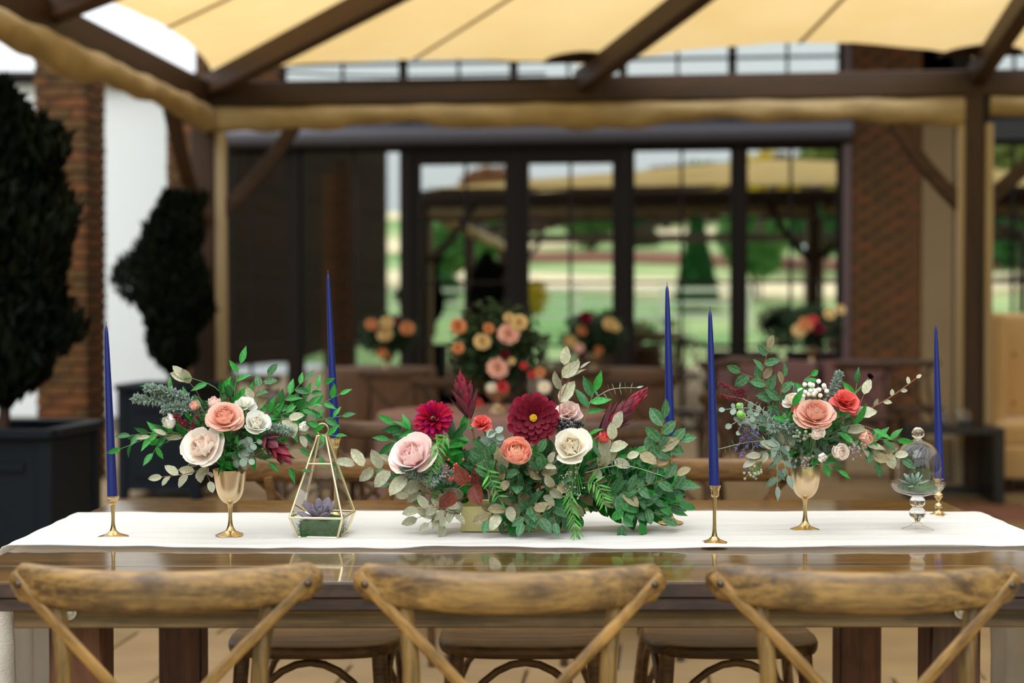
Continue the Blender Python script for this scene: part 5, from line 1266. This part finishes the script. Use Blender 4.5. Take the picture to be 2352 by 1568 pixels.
sprig('spir', [(1345, 930, YC - .05), (1400, 895, YC - .05), (1462, 890, YC - .05)], 9, 20, 'thin spiral eucalyptus tip pointing right above the slanting bloom', seed=107, pair=True, wsc=1.7)
sprig('spir', [(1345, 1085, YC - .10), (1430, 1068, YC - .13), (1520, 1092, YC - .13)], 14, 20, 'thin pale spiral eucalyptus stem along the right of the centrepiece', seed=108, pair=True, wsc=1.4)
sprig('elas', [(1000, 1130, YC - .08), (915, 1085, YC - .12), (815, 1068, YC - .12)], 10, 60, 'long silvery oleaster sprig reaching left from the centrepiece', seed=109, first=.12, spread=52)
sprig('elam', [(1010, 1140, YC - .07), (930, 1120, YC - .09), (860, 1095, YC - .09)], 8, 40, 'mixed-leaf oleaster sprig below the long silvery one', seed=110)
for i, tip in enumerate([(958, 1190), (985, 1215), (1015, 1205), (1000, 1170), (1048, 1180), (1020, 1185), (960, 1170)]):
    sprig('elas', [(1075, 1140, YC - .05), (1030, 1160, YC - .09), (tip[0], min(tip[1], 1202), YC - .10 - .003 * i)], 6, 46, 'whitish oleaster sprig spilling over the left end of the gold box', 'whitish sprigs at the left end of the gold box', seed=120 + i)
for i, (a, b_, lb) in enumerate([((1500, 1120), (1525, 960), 'oleaster sprig standing up before the far brass holder'), ((1470, 1080), (1560, 1010), 'oleaster sprig with large leaves at the far right of the centrepiece')]):
    sprig('ela', [(a[0] - 60, a[1] + 10, YC - .05), (a[0], a[1] - 40, YC - .09), (b_[0], b_[1], YC - .10)], 7, 60, lb, seed=140 + i, first=.5)
for i, tip in enumerate([(1575, 1120), (1560, 1160), (1520, 1190), (1470, 1200), (1500, 1150), (1430, 1205), (1555, 1090)]):
    sprig('elag' if i % 2 else 'ela', [(1310, 1120, YC - .04), (1420, 1130, YC - .09), (tip[0], tip[1], YC - .07 - .006 * i)], 9, 50, 'broad-leaved green sprig spreading low to the right of the gold box', 'green sprigs lying low right of the gold box', seed=150 + i, first=.3)
sprig('fern', [(1335, 1060, YC - .12), (1310, 1130, YC - .15), (1318, 1190, YC - .155), (1325, 1236, YC - .155)], 13, 34, 'pepper-tree frond hanging over the front of the gold box', seed=160, pair=True, first=.4, stem=.0012, droop=.35, taper=.85, wsc=.75, spread=42)
sprig('fern', [(1020, 1040, YC - .12), (1000, 1030, YC - .13), (990, 1085, YC - .14)], 8, 34, 'pepper-tree frond beside the pale pink rose', seed=161, pair=True, first=.1, droop=.3)
sprig('fern', [(1030, 1000, YC - .10), (1010, 1015, YC - .13), (1002, 1060, YC - .14)], 8, 32, 'upper pepper-tree frond beside the pale pink rose', seed=162, pair=True, first=.1, droop=.3)
sprig('fern', [(1150, 1090, YC - .10), (1120, 1080, YC - .15), (1150, 1150, YC - .15)], 9, 36, 'narrow-leaved frond left of the salmon ranunculus', seed=163, pair=True, first=.3)
sprig('fern', [(1330, 1110, YC - .10), (1370, 1110, YC - .14), (1390, 1160, YC - .14)], 9, 36, 'narrow-leaved frond right of the seed-pod spray', seed=164, pair=True, first=.3)
berries([(1308 + rb.gauss(0, 15) + (i % 9), 1075 + i * 1.6 + rb.uniform(-8, 8), YC - .15 + rb.uniform(-.01, .006)) for i in range(46)], 2.3, M['seed'], 'fine pale green seed spray in front of the centrepiece', 'seed_spray', stems=(1320, 1060, YC - .12), part='seed_pod')
for i, (a, tip) in enumerate([((1180, 1130), (1105, 1050)), ((1180, 1120), (1110, 1030)), ((1180, 1130), (1120, 1090)), ((1200, 1150), (1150, 1180)), ((1190, 1150), (1190, 1110)), ((1240, 1130), (1235, 1020)), ((1230, 1120), (1260, 1060)), ((1220, 1160), (1200, 1200)), ((1200, 1150), (1240, 1190)), ((1150, 1160), (1120, 1195)), ((1260, 1150), (1275, 1200)), ((1170, 1140), (1160, 1085)), ((1240, 1150), (1290, 1110))]):
    sprig('ela' if i % 3 else 'elam', [(a[0], a[1], YC - .06), ((a[0] + tip[0]) / 2, (a[1] + tip[1]) / 2 - 8, YC - .12), (tip[0], tip[1], YC - .145)], 6, 54, 'dusty green oleaster sprig at the front of the gold box centrepiece', 'oleaster sprigs in front of the centrepiece', seed=170 + i, first=.35)
sprig('rbr', [(1110, 1120, YC - .08), (1070, 1112, YC - .14), (1045, 1130, YC - .15)], 4, 62, 'russet leaves below the pepper berries', seed=190, spread=70)
tiny_plume([(1000, 1090, YC - .08), (960, 1085, YC - .12), (925, 1075, YC - .13)], 420, 9, 20, M['dusty'], 'dusty grey-green plume under the pale pink rose', 'dusty_plume', seed=41)
tiny_plume([(1040, 1100, YC - .08), (1010, 1085, YC - .12), (985, 1110, YC - .13)], 420, 9, 20, M['dusty'], 'dusty grey-green plume left of the russet leaves', 'dusty_plume', seed=42)
for i, tip in enumerate([(905, 975), (895, 1010), (940, 985), (1075, 985), (1040, 1010)]):
    sprig('rus', [(1000, 1080, YC - .02), ((1000 + tip[0]) / 2, tip[1] + 25, YC - .04), (tip[0], tip[1], YC - .05)], 5, 60, 'glossy green sprig behind the pale pink rose', 'glossy sprigs behind the pale pink rose', seed=200 + i, first=.5)
sprig('dol', [(1120, 1030, YC - .08), (1140, 1000, YC - .11), (1130, 985, YC - .11)], 6, 26, 'round pale eucalyptus leaves below the coral carnation', seed=210, pair=True)
sprig('elas', [(1360, 1080, YC - .08), (1400, 1030, YC - .11), (1412, 985, YC - .11)], 5, 60, 'buff oleaster sprig right of the ivory rose', seed=211, spread=25)
sprig('elas', [(1350, 1090, YC - .09), (1400, 1060, YC - .12), (1440, 1050, YC - .12)], 4, 50, 'pale oleaster leaves at the right shoulder of the centrepiece', seed=212)

# ================================================================== RIGHT GOBLET ARRANGEMENT
YR = gr.y; core3 = (1852, 1075, YR)
def c3f(tx, ty): return (1852 + (tx - 1852) * .2, 1045 + (ty - 1045) * .2)
filler(1850, 985, 120, 82, YR, .075, 34, ['euc', 'ela', 'rus', 'euc', 'elam'], 42, 'grey-green leafy sprig filling the middle of the right goblet bouquet', 'leafy sprigs filling the right goblet', 25, core=c3f)
flower('rose', 1873, 946, YR - .075, 43, (-.02, -.62, .78), ('peachin', 'peach'), 'rose', 'open peach-pink rose at the middle of the right goblet bouquet', core=core3, N=32)
flower('ran', 1877, 994, YR - .10, 18, (-.1, -.9, .3), ('pale', 'blush'), 'spray_rose', 'round blush spray rose directly under the peach-pink rose', core=core3, N=22)
flower('ran', 1929, 1036, YR - .10, 22, (.2, -.9, .1), ('pale', 'blush'), 'spray_rose', 'larger blush spray rose low at the right of the right bouquet', core=core3, N=22)
flower('bud', 1888, 1050, YR - .10, 13, (.2, -.8, -.1), ('cream', 'blush'), 'spray_rose', 'small closing cream spray rose just above the goblet rim', core=core3)
flower('rose', 1820, 917, YR - .03, 24, (-.3, -.5, .8), ('creamin', 'blush'), 'rose', 'cream rose behind the peach-pink rose', core=core3, N=18)
flower('bud', 1832, 940, YR - .05, 17, (-.3, -.7, .5), ('coral', 'coral'), 'carnation', 'small coral bud left of the peach-pink rose', core=core3)
flower('car', 1945, 918, YR - .06, 33, (.3, -.6, .7), ('coral', 'coral'), 'carnation', 'coral carnation at the right of the peach-pink rose', core=core3, N=30)
flower('bud', 1985, 1005, YR - .06, 20, (.5, -.7, .3), ('peach', 'peach'), 'rose_bud', 'peach bud behind leaves at the right of the right bouquet', core=core3)
wx_ = []
for i in range(24):
    a = rb.uniform(0, 6.28); r = rb.random() ** .6; wx_.append((1868 + 33 * r * math.cos(a), 893 + 26 * r * math.sin(a), YR - .06 + rb.uniform(-.015, .015)))
berries(wx_, 5.6, M['white_b'], 'cluster of tiny white wax flowers above the peach-pink rose', 'wax_flower_cluster', 'flower', stems=(1872, 940, YR - .04), part='blossom')
berries([(1703, 955, YR - .04), (1700, 951, YR - .045)], 9, M['gbud'], 'lime green bud at the left of the right bouquet, the lower one', 'lime_bud', 'flower bud', stems=(1760, 1000, YR), part='bud')
berries([(1697, 931, YR - .03)], 7, M['gbud'], 'lime green bud at the left of the right bouquet, the upper one', 'lime_bud', 'flower bud', stems=(1760, 990, YR), part='bud')
tiny_plume([(1712, 905, YR - .02), (1690, 895, YR - .02), (1652, 880, YR - .02)], 190, 5, 10, M['astil'], 'maroon astilbe spike pointing left at the right bouquet', 'astilbe_spike', seed=51)
tiny_plume([(1720, 915, YR - .02), (1690, 912, YR - .02), (1655, 908, YR - .02)], 150, 5, 8, M['astil'], 'lower maroon astilbe spike at the right bouquet', 'astilbe_spike', seed=52)
for i, (a, b_, lb) in enumerate([((1710, 1000), (1690, 1030), 'lavender sprig at the left of the right bouquet, upper one'), ((1725, 1005), (1702, 1045), 'lavender sprig at the left of the right bouquet, middle one'), ((1730, 1030), (1712, 1075), 'lavender sprig at the left of the right bouquet, lowest one')]):
    tiny_plume([(a[0] + 14, a[1] - 14, YR - .05), (a[0], a[1], YR - .06), (b_[0], b_[1], YR - .06)], 90, 6, 7, M['lav'], lb, 'lavender_sprig', seed=60 + i)
flower('car', 1711, 988, YR - .07, 17, (-.4, -.9, .2), ('scb', 'scb') if 'scb' in PT else ('pale', 'pale'), 'dried_scabiosa', 'greyish papery seed head at the left of the right bouquet', core=core3, N=20) if False else None
PT['greyp'] = petalmat('greyish_papery_petal', (150, 140, 140), (110, 100, 104))
flower('ran', 1711, 986, YR - .07, 17, (-.4, -.9, .2), ('greyp', 'greyp'), 'papery_seed_head', 'greyish papery seed head at the left of the right bouquet', core=core3, N=20)
PT['dark'] = petalmat('near_black_petal', (48, 22, 34), (30, 14, 20))
flower('car', 2000, 863, YR - .03, 10, (.4, -.5, .7), ('dark', 'dark'), 'scabiosa', 'near-black small scabiosa on a thin stem above the coral carnation', core=(1940, 930, YR - .03), N=18)
sprig('ela', [(1800, 1020, YR), (1775, 915, YR - .03), (1752, 862, YR - .04), (1766, 800, YR - .04)], 9, 46, 'tall oleaster sprig rising highest from the right bouquet', seed=301, first=.42, spread=52)
sprig('ela', [(1805, 1010, YR), (1790, 930, YR - .04), (1802, 865, YR - .05)], 7, 48, 'second oleaster sprig right beside the tallest one', seed=302, first=.35, spread=45)
sprig('ela', [(1800, 1000, YR), (1760, 890, YR - .03), (1700, 855, YR - .03)], 5, 46, 'oleaster sprig leaning left below the tallest one', seed=303, first=.55)
sprig('elas', [(1955, 960, YR - .03), (2040, 915, YR - .05), (2105, 868, YR - .05)], 7, 24, 'bare reddish twig with tiny leaves reaching the upper right', seed=304, first=.2, endleaf=True, stem=.0014)
for i, (tip, lb) in enumerate([((2070, 1055), 'silvery-backed oleaster sprig reaching toward the cloche'), ((2060, 1010), 'long narrow-leaved green sprig reaching toward the cloche knob'), ((2010, 1060), 'oleaster sprig drooping right below the coral carnation side')]):
    sprig('elam' if i != 1 else 'rus', [(1890, 1030, YR - .02), (1975, 1010, YR - .05), (tip[0], tip[1], YR - .04 - .01 * i)], 9, 50, lb, seed=310 + i, first=.25)
sprig('elas', [(1940, 1000, YR - .04), (1965, 950, YR - .075), (1985, 905, YR - .075)], 5, 54, 'buff-backed broad leaves right of the coral carnation', seed=320, spread=50)
sprig('rus', [(1900, 1000, YR - .05), (1960, 975, YR - .08), (2005, 985, YR - .08)], 3, 60, 'green leaf pair below the coral carnation', seed=321)
sprig('rus', [(1860, 1040, YR - .05), (1900, 1070, YR - .09), (1925, 1080, YR - .09)], 5, 48, 'green leaves falling right beside the right goblet bowl', seed=322)
sprig('rus', [(1860, 930, YR), (1845, 880, YR - .01), (1862, 862, YR)], 4, 44, 'green leaves at the top behind the white wax flowers', seed=323)
sprig('rus', [(1950, 960, YR), (1965, 900, YR - .01), (1968, 880, YR - .01)], 3, 50, 'green leaf standing behind the coral carnation', seed=324)
sprig('rus', [(1830, 1000, YR - .05), (1810, 965, YR - .09), (1822, 935, YR - .10)], 3, 58, 'bright green leaf before the cream rose', seed=325, spread=25)
for i, (tip, lb) in enumerate([((1735, 1055), 'silvery sprig at the lower left of the right bouquet'), ((1785, 1115), 'pale eucalyptus sprig hanging left of the right goblet bowl'), ((1810, 1090), 'pale eucalyptus sprig touching the right goblet bowl'), ((1760, 1035), 'eucalyptus sprig below the papery seed head')]):
    sprig(('elas', 'euc', 'euc', 'euc')[i], [(1830, 1030, YR - .05), (1790, 1020, YR - .09), (tip[0], tip[1], YR - .09)], 8, 42, lb, seed=330 + i, first=.2)
for i, tip in enumerate([(1665, 940), (1680, 975), (1700, 990)]):
    sprig('dol', [(1790, 990, YR), (1730, 940 + i * 15, YR - .03), (tip[0], tip[1], YR - .04)], 6, 19, 'round-leaved eucalyptus sprig pointing left from the right bouquet', 'round-leaved sprigs at the left of the right goblet', seed=340 + i, wsc=.9, pair=True, first=.35)
sprig('spir', [(1790, 1010, YR - .04), (1720, 1015, YR - .06), (1655, 1030, YR - .06)], 12, 16, 'thin pale spiky stem pointing left, the lower one', seed=350, pair=True)
sprig('spir', [(1790, 985, YR - .05), (1750, 940, YR - .07), (1705, 915, YR - .07)], 10, 16, 'thin pale spiky stem pointing up-left, the upper one', seed=351, pair=True)
for i, (cx, cy, lb) in enumerate([(1735, 1085, 'pale seed-pod cluster hanging at the lower left of the right bouquet'), (1850, 1065, 'mauve-grey seed-pod cluster on the right goblet rim'), (1845, 1000, 'grey seed pods among the leaves left of the blush spray rose'), (1968, 1035, 'mauve-grey seed pods right of the larger blush spray rose')]):
    berries([(cx + rb.gauss(0, 11), cy + rb.gauss(0, 9), YR - .10 + rb.uniform(-.012, .012)) for _ in range(22)], 3.6, M['seed'] if i in (0, 2) else M['seedp'], lb, 'seed_pod_cluster', stems=(cx + 15, cy - 25, YR - .06), part='seed_pod')
tiny_plume([(1905, 930, YR), (1915, 890, YR - .01), (1930, 855, YR - .01)], 300, 8, 12, M['dusty'], 'dusty grey-green plume standing above the coral carnation', 'dusty_plume', seed=70)
tiny_plume([(1830, 1000, YR - .06), (1800, 975, YR - .09), (1775, 985, YR - .10)], 380, 9, 19, M['dusty'], 'dusty grey-green leaves at the heart of the right bouquet', 'dusty_plume', seed=71)

# leaves that would cut through a bloom are pinched off, as a florist does
cp, sp_in = math.cos(PITCH), math.sin(PITCH)
for lf in [o for o in bpy.data.objects if o.name.split('.')[0] in ('leaf', 'bract') and o.parent]:
    root = lf.parent; hit = False
    for u in (.15, .5, .95):
        p = root.location + (lf.matrix_basis @ Vector((0, u, 0))) - Vector((0, 0, CAMH))
        dd = p.y * cp - p.z * sp_in; up_ = p.z * cp + p.y * sp_in
        qx, qy = 1176 + F * p.x / dd, 784 - F * up_ / dd
        for (fx, fy, fr, fY) in DISCS:
            R_ = fr * fY / F
            if (qx - fx) ** 2 + (qy - fy) ** 2 < (fr * (.82 if fr > 15 else .6)) ** 2 and fY - R_ * 2.5 < p.y < fY + R_ * .55: hit = True; break
        if hit: break
    if hit: bpy.data.objects.remove(lf)

# ================================================================== TERRARIUM
def rosette(parent_label, px, py, Y, R_px, m_, n, label, name, w_=.5, ax=(0, -.35, 1), seed=1, flat=70, z=None, group=None):
    rnd = random.Random(seed); c = W(px, py, Y); R_ = R_px * Y / F; o = thing(name, label, 'succulent', c, 0, group); A = axis_matrix(Vector((0, 0, 0)), ax)
    key = 'succ%.2f' % w_
    if key not in PM:
        vs = []; fs = []; n_, m2 = 6, 8
        for i in range(n_ + 1):
            v = i / n_; r = w_ / 2 * max(.05, math.sin(PI * (.12 + .85 * v)) ** .7 * (.55 + .6 * v))
            for k in range(m2):
                th = 2 * PI * k / m2; vs.append((math.cos(th) * r * .35 + .18 * v * v * -1, math.sin(th) * r, v))
        for i in range(n_):
            for k in range(m2): l = (k + 1) % m2; fs.append((i * m2 + k, i * m2 + l, (i + 1) * m2 + l, (i + 1) * m2 + k))
        fs.append(tuple(range(n_ * m2, (n_ + 1) * m2))); PM[key] = mesh_of('fleshy_leaf', vs, fs)
    for i in range(n):
        f = i / (n - 1); obj('leaf', PM[key], m_, o, A @ petal_tf(i * 2.39996, math.radians(8 + flat * f), R_ * .08, R_ * (.5 + .55 * f) * rnd.uniform(.9, 1.08)))
    return o
tb_ = base_at(734, 1236); tk = tb_.y / F; Yt = tb_.y + .045
te = thing('glass_terrarium', 'geometric gold-framed glass terrarium with a ring on top', 'terrarium', (tb_.x, Yt, TZ + .0055), math.radians(-7))
hb, hm, zt_, zm, ha = .039, .0515, .193, .040, .0085
def tp(h, z, i): a = ((-1, -1), (1, -1), (1, 1), (-1, 1))[i]; return Vector((a[0] * h, a[1] * h, z))
for i in range(4):
    j = (i + 1) % 4
    for nm, a_, b_ in (('base_bar', tp(hb, .0012, i), tp(hb, .0012, j)), ('belt_bar', tp(hm, zm, i), tp(hm, zm, j)), ('lower_strut', tp(hb, .001, i), tp(hm, zm, i)), ('upper_strut', tp(hm, zm, i), tp(ha, zt_, i)), ('top_bar', tp(ha, zt_, i), tp(ha, zt_, j))):
        obj(nm, sweep([a_, (a_ + b_) / 2, b_], rrect(.0042, .0030, .0006), Vector((.1, -1, .1))), M['goldlight'], te)
    for nm, q4 in (('lower_pane', (tp(hb * .985, .001, i), tp(hb * .985, .001, j), tp(hm * .985, zm, j), tp(hm * .985, zm, i))), ('upper_pane', (tp(hm * .985, zm, i), tp(hm * .985, zm, j), tp(ha * .985, zt_, j), tp(ha * .985, zt_, i)))):
        if nm == 'upper_pane' and i == 0: continue      # the front face is open
        vs = list(q4) + [v * .985 for v in q4]
        obj(nm, mesh_of('pane', vs, [(0, 1, 2, 3), (7, 6, 5, 4), (0, 4, 5, 1), (1, 5, 6, 2), (2, 6, 7, 3), (3, 7, 4, 0)], False), M['thin'], te)
u_ = .66; obj('cross_bar', sweep([tp(hm, zm, 0).lerp(tp(ha, zt_, 0), u_), (tp(hm, zm, 0).lerp(tp(ha, zt_, 0), u_) + tp(hm, zm, 1).lerp(tp(ha, zt_, 1), u_)) / 2, tp(hm, zm, 1).lerp(tp(ha, zt_, 1), u_)], rrect(.003, .003, .0006)), M['goldlight'], te)
ring = [Vector((.0115 * math.cos(a), 0, zt_ + .0125 + .0115 * math.sin(a))) for a in [2 * PI * i / 32 for i in range(33)]]
obj('hanging_ring', sweep(ring, circ(.0015, 8), Vector((0, -1, 0))), M['goldlight'], te)
box('base_plate', (-hb, -hb, .0003), (hb, hb, .0016), M['goldlight'], te)
def moss(name, label, x, y, z, rx, ry, h, seed, box_=False):
    rnd = random.Random(seed); o = thing(name, label, 'moss', (x, y, z)); vs = []; fs = []; n = 18
    for i in range(n + 1):
        for j in range(n + 1):
            a, b_ = -1 + 2 * i / n, -1 + 2 * j / n
            if not box_:
                k_ = max(abs(a), abs(b_)) / max(1e-6, math.hypot(a, b_)); a *= k_; b_ *= k_
            d = max(abs(a), abs(b_)) if box_ else math.hypot(a, b_); zz = h * (1 - .5 * d ** 3) + rnd.uniform(-.1, .1) * h
            if d > .97: zz = 0
            fl_k = 1 + (.30 * max(0, zz) / .036 if box_ else 0)
            vs.append((a * rx * fl_k, b_ * ry * fl_k, max(0, zz)))
    for i in range(n):
        for j in range(n): fs.append((i * (n + 1) + j, (i + 1) * (n + 1) + j, (i + 1) * (n + 1) + j + 1, i * (n + 1) + j + 1))
    obj('moss_bed', mesh_of('bed', vs, fs), M['moss'], o)
    vs = []; fs = []
    for i in range(2200):
        a = rnd.uniform(0, 6.28); r = rnd.random() ** .5
        if box_: x_, y_ = rnd.uniform(-1.2, 1.2) * rx, rnd.uniform(-1.2, 1.2) * ry
        else: x_, y_ = r * math.cos(a) * rx * .95, r * math.sin(a) * ry * .95
        z_ = h * (.75 - .2 * r ** 3) * rnd.uniform(.3, 1.05); d = Vector((rnd.gauss(0, .7), rnd.gauss(0, .7), .8)).normalized() * rnd.uniform(.002, .0048); s_ = d.orthogonal().normalized() * .0006; q0 = len(vs); c = Vector((x_, y_, z_))
        vs += [c + s_, c - s_, c + d]; fs.append((q0, q0 + 1, q0 + 2))
    f = obj('moss_tufts', mesh_of('tufts', vs, fs, False), M['moss'], o); f['kind'] = 'stuff'
mo = moss('moss_clump', 'green moss at the bottom of the gold-framed terrarium', tb_.x, Yt, TZ + .0075, .0375, .0375, .036, 3, True)
rosette('', 736, 1190, Yt - .008, 56, M['succ_p'], 13, 'dusty purple succulent on the moss in the terrarium', 'purple_succulent', .62, (0, -.35, 1), 2, 62)

# ================================================================== CLOCHE ON PEDESTAL
cb_ = base_at(2107, 1216); ck = cb_.y / F
cl = thing('cake_stand', 'clear glass pedestal dish under the bell cloche', 'pedestal dish', cb_)
def kp(L_): return [(r * ck, z * ck) for r, z in L_]
obj('foot', lathe(smooth_prof(kp([(38, 0), (37, 1.5), (20, 8), (12, 14), (11, 19)]), 4), 40), M['thin'], cl)
obj('baluster', lathe(smooth_prof(kp([(11, 17), (15, 26), (18.5, 36), (17, 46), (11, 53), (16, 59), (17.5, 66), (15, 73), (10, 78)]), 4), 36), M['cut'], cl)
obj('dish', lathe(smooth_prof(kp([(10, 76), (26, 81), (48, 88), (58, 98), (63, 108), (61, 109), (55, 100), (44, 92), (24, 86), (2, 84)]), 4), 56, False), M['thin'], cl)
cd = thing('bell_cloche', 'clear glass bell cloche with a round knob over a pale succulent', 'cloche', (cb_.x, cb_.y, cb_.z + 96 * ck))
obj('dome', lathe(smooth_prof(kp([(53, 0), (53, 30), (52, 55), (46, 82), (33, 100), (15, 109), (11, 113), (10, 112), (14, 107), (32, 98), (44.5, 80), (50.5, 55), (51.5, 30), (51.5, 0)]), 4), 56, False, False), M['thin'], cd)
obj('knob', lathe(smooth_prof(kp([(9, 111), (8, 116), (13, 120), (14.5, 127), (12, 135), (6, 140), (1, 141)]), 4), 28), M['cut'], cd)
moss('moss_clump', 'green moss in the pedestal dish under the cloche', cb_.x, cb_.y, cb_.z + 93 * ck, 46 * ck, 46 * ck, 14 * ck, 8)
rosette('', 2098, 1112, cb_.y - .01, 38, M['succ_g'], 16, 'pale green pointed succulent under the cloche', 'pale_succulent', .34, (-.1, -.25, 1), 3, 78)
rosette('', 2131, 1126, cb_.y - .02, 17, M['gbud'], 12, 'tiny fresh green succulent right of the pale one under the cloche', 'small_succulent', .5, (.2, -.25, 1), 4, 78)

# ================================================================== BACKGROUND ARRANGEMENTS
def far_arr(px, Y, z0, hpx, wpx, blooms, label, seed, vase='gold'):
    rnd = random.Random(seed); k = Y / F; c = Vector(((px - 1176) / F * Y, Y, z0))
    v = thing('flower_vase', 'low gold vase under ' + label[0], 'vase', c)
    obj('bowl', lathe(smooth_prof([(.03, 0), (.035, .005), (.015, .03), (.02, .05), (.05, .08), (.055, .12), (.05, .12), (.04, .085), (.002, .06)]), 20, False), M['gold'], v)
    o = thing('flower_arrangement', label[1], 'bouquet', c + Vector((0, 0, .10)))
    hx_, hz_ = wpx * k / 2, hpx * k / 2
    vs = []; fs = []
    for i in range(1500):
        d = rv(rnd).normalized(); r = rnd.random() ** .4 * (.8 + .35 * rnd.random()); p = Vector((d.x * hx_ * r, d.y * hx_ * r * .7, d.z * hz_ * r + hz_)); a = rv(rnd).normalized(); b_ = a.orthogonal().normalized(); s_ = rnd.uniform(.018, .034); q0 = len(vs)
        vs += [p - a * s_, p + b_ * s_ * .4, p + a * s_, p - b_ * s_ * .4]; fs.append((q0, q0 + 1, q0 + 2, q0 + 3))
    f = obj('foliage', mesh_of('foliage', vs, fs, False), M['farleaf'], o); f['kind'] = 'stuff'
    for (bx_, by_, r, cm) in blooms:
        p = W(bx_, by_, Y - hx_ * .6) - o.location; R_ = r * k
        q_ = obj('bloom', FB, FBM[cm], o, axis_matrix(p, (rnd.uniform(-.3, .3), -1, .4)) @ Matrix.Scale(R_, 4))
def bloom_mesh():
    vs = []; fs = []
    for lay, (n_, th, L_) in enumerate(((9, 80, 1.0), (8, 58, .9), (7, 36, .75), (5, 14, .6))):
        for i in range(n_):
            Mx = petal_tf((i + .4 * lay) * 2 * PI / n_, math.radians(th), .05, L_); q0 = len(vs)
            for a, b_, c_ in ((0, -.16, 0), (.05, -.38, .55), (0, -.22, .98), (0, .22, .98), (.05, .38, .55), (0, .16, 0)): vs.append(Mx @ Vector((a - b_ * b_ * .8, b_, c_)))
            fs.append(tuple(q0 + t for t in range(6)))
    return mesh_of('bloom', vs, fs)
FB = bloom_mesh(); M['farleaf'] = plain('mixed_far_foliage', (34, 66, 26), .7, noise=.5, nscale=14, trans=.2)
FBM = {'p': PT['apr'], 'k': PT['pale'], 'c': PT['cream'], 'o': plain('orange_bloom', (214, 140, 88), .7), 'r': plain('red_bloom', (200, 58, 58), .7), 'y': plain('pale_yellow_bloom', (222, 190, 128), .7), 'w': PT['wine'], 's': plain('blush_bloom', (236, 180, 158), .7)}
far_arr(1143, 6.2, TZ, 200, 215, [(1168, 768, 25, 's'), (1143, 846, 25, 's'), (1052, 750, 19, 'o'), (1122, 755, 13, 'o'), (1108, 785, 20, 'y'), (1192, 742, 20, 'y'), (1168, 730, 12, 'y'), (1153, 888, 15, 'r'), (1052, 800, 14, 'o'), (1203, 840, 9, 'r'), (1250, 890, 15, 'c'), (1130, 890, 12, 'c'), (1240, 855, 12, 'o'), (1222, 860, 10, 'r'), (1160, 815, 12, 'w'), (1098, 925, 10, 'r'), (1175, 830, 9, 'y')],
        ('the tall blurred bouquet behind the centrepiece', 'tall blurred bouquet of peach and blush blooms behind the centrepiece'), 5)
far_arr(890, 11.0, TZ, 95, 140, [(853, 746, 14, 'o'), (884, 768, 18, 'y'), (888, 742, 15, 'y'), (935, 755, 16, 'o'), (878, 812, 12, 'p'), (912, 735, 9, 'w')], ('the blurred bouquet at the far left table', 'small blurred bouquet of orange and cream blooms on the far left round table'), 6)
far_arr(1365, 10.8, TZ, 100, 150, [(1336, 760, 12, 'o'), (1400, 745, 16, 'y'), (1412, 752, 12, 'y'), (1310, 785, 14, 'y'), (1375, 805, 10, 'p'), (1345, 730, 16, 'w'), (1330, 800, 12, 'k')], ('the blurred bouquet at the far right round table', 'small blurred bouquet with wine-red blooms on the far right round table'), 7)
far_arr(1865, 12.5, TZ - .0, 110, 150, [(1850, 745, 17, 'o'), (1868, 735, 11, 'r'), (1905, 722, 13, 'y'), (1835, 760, 16, 'y'), (1930, 712, 12, 'y'), (1880, 755, 14, 'w')], ('the blurred bouquet at the mauve tables', 'small blurred orange and yellow bouquet on the mauve tables before the brick wall'), 8)
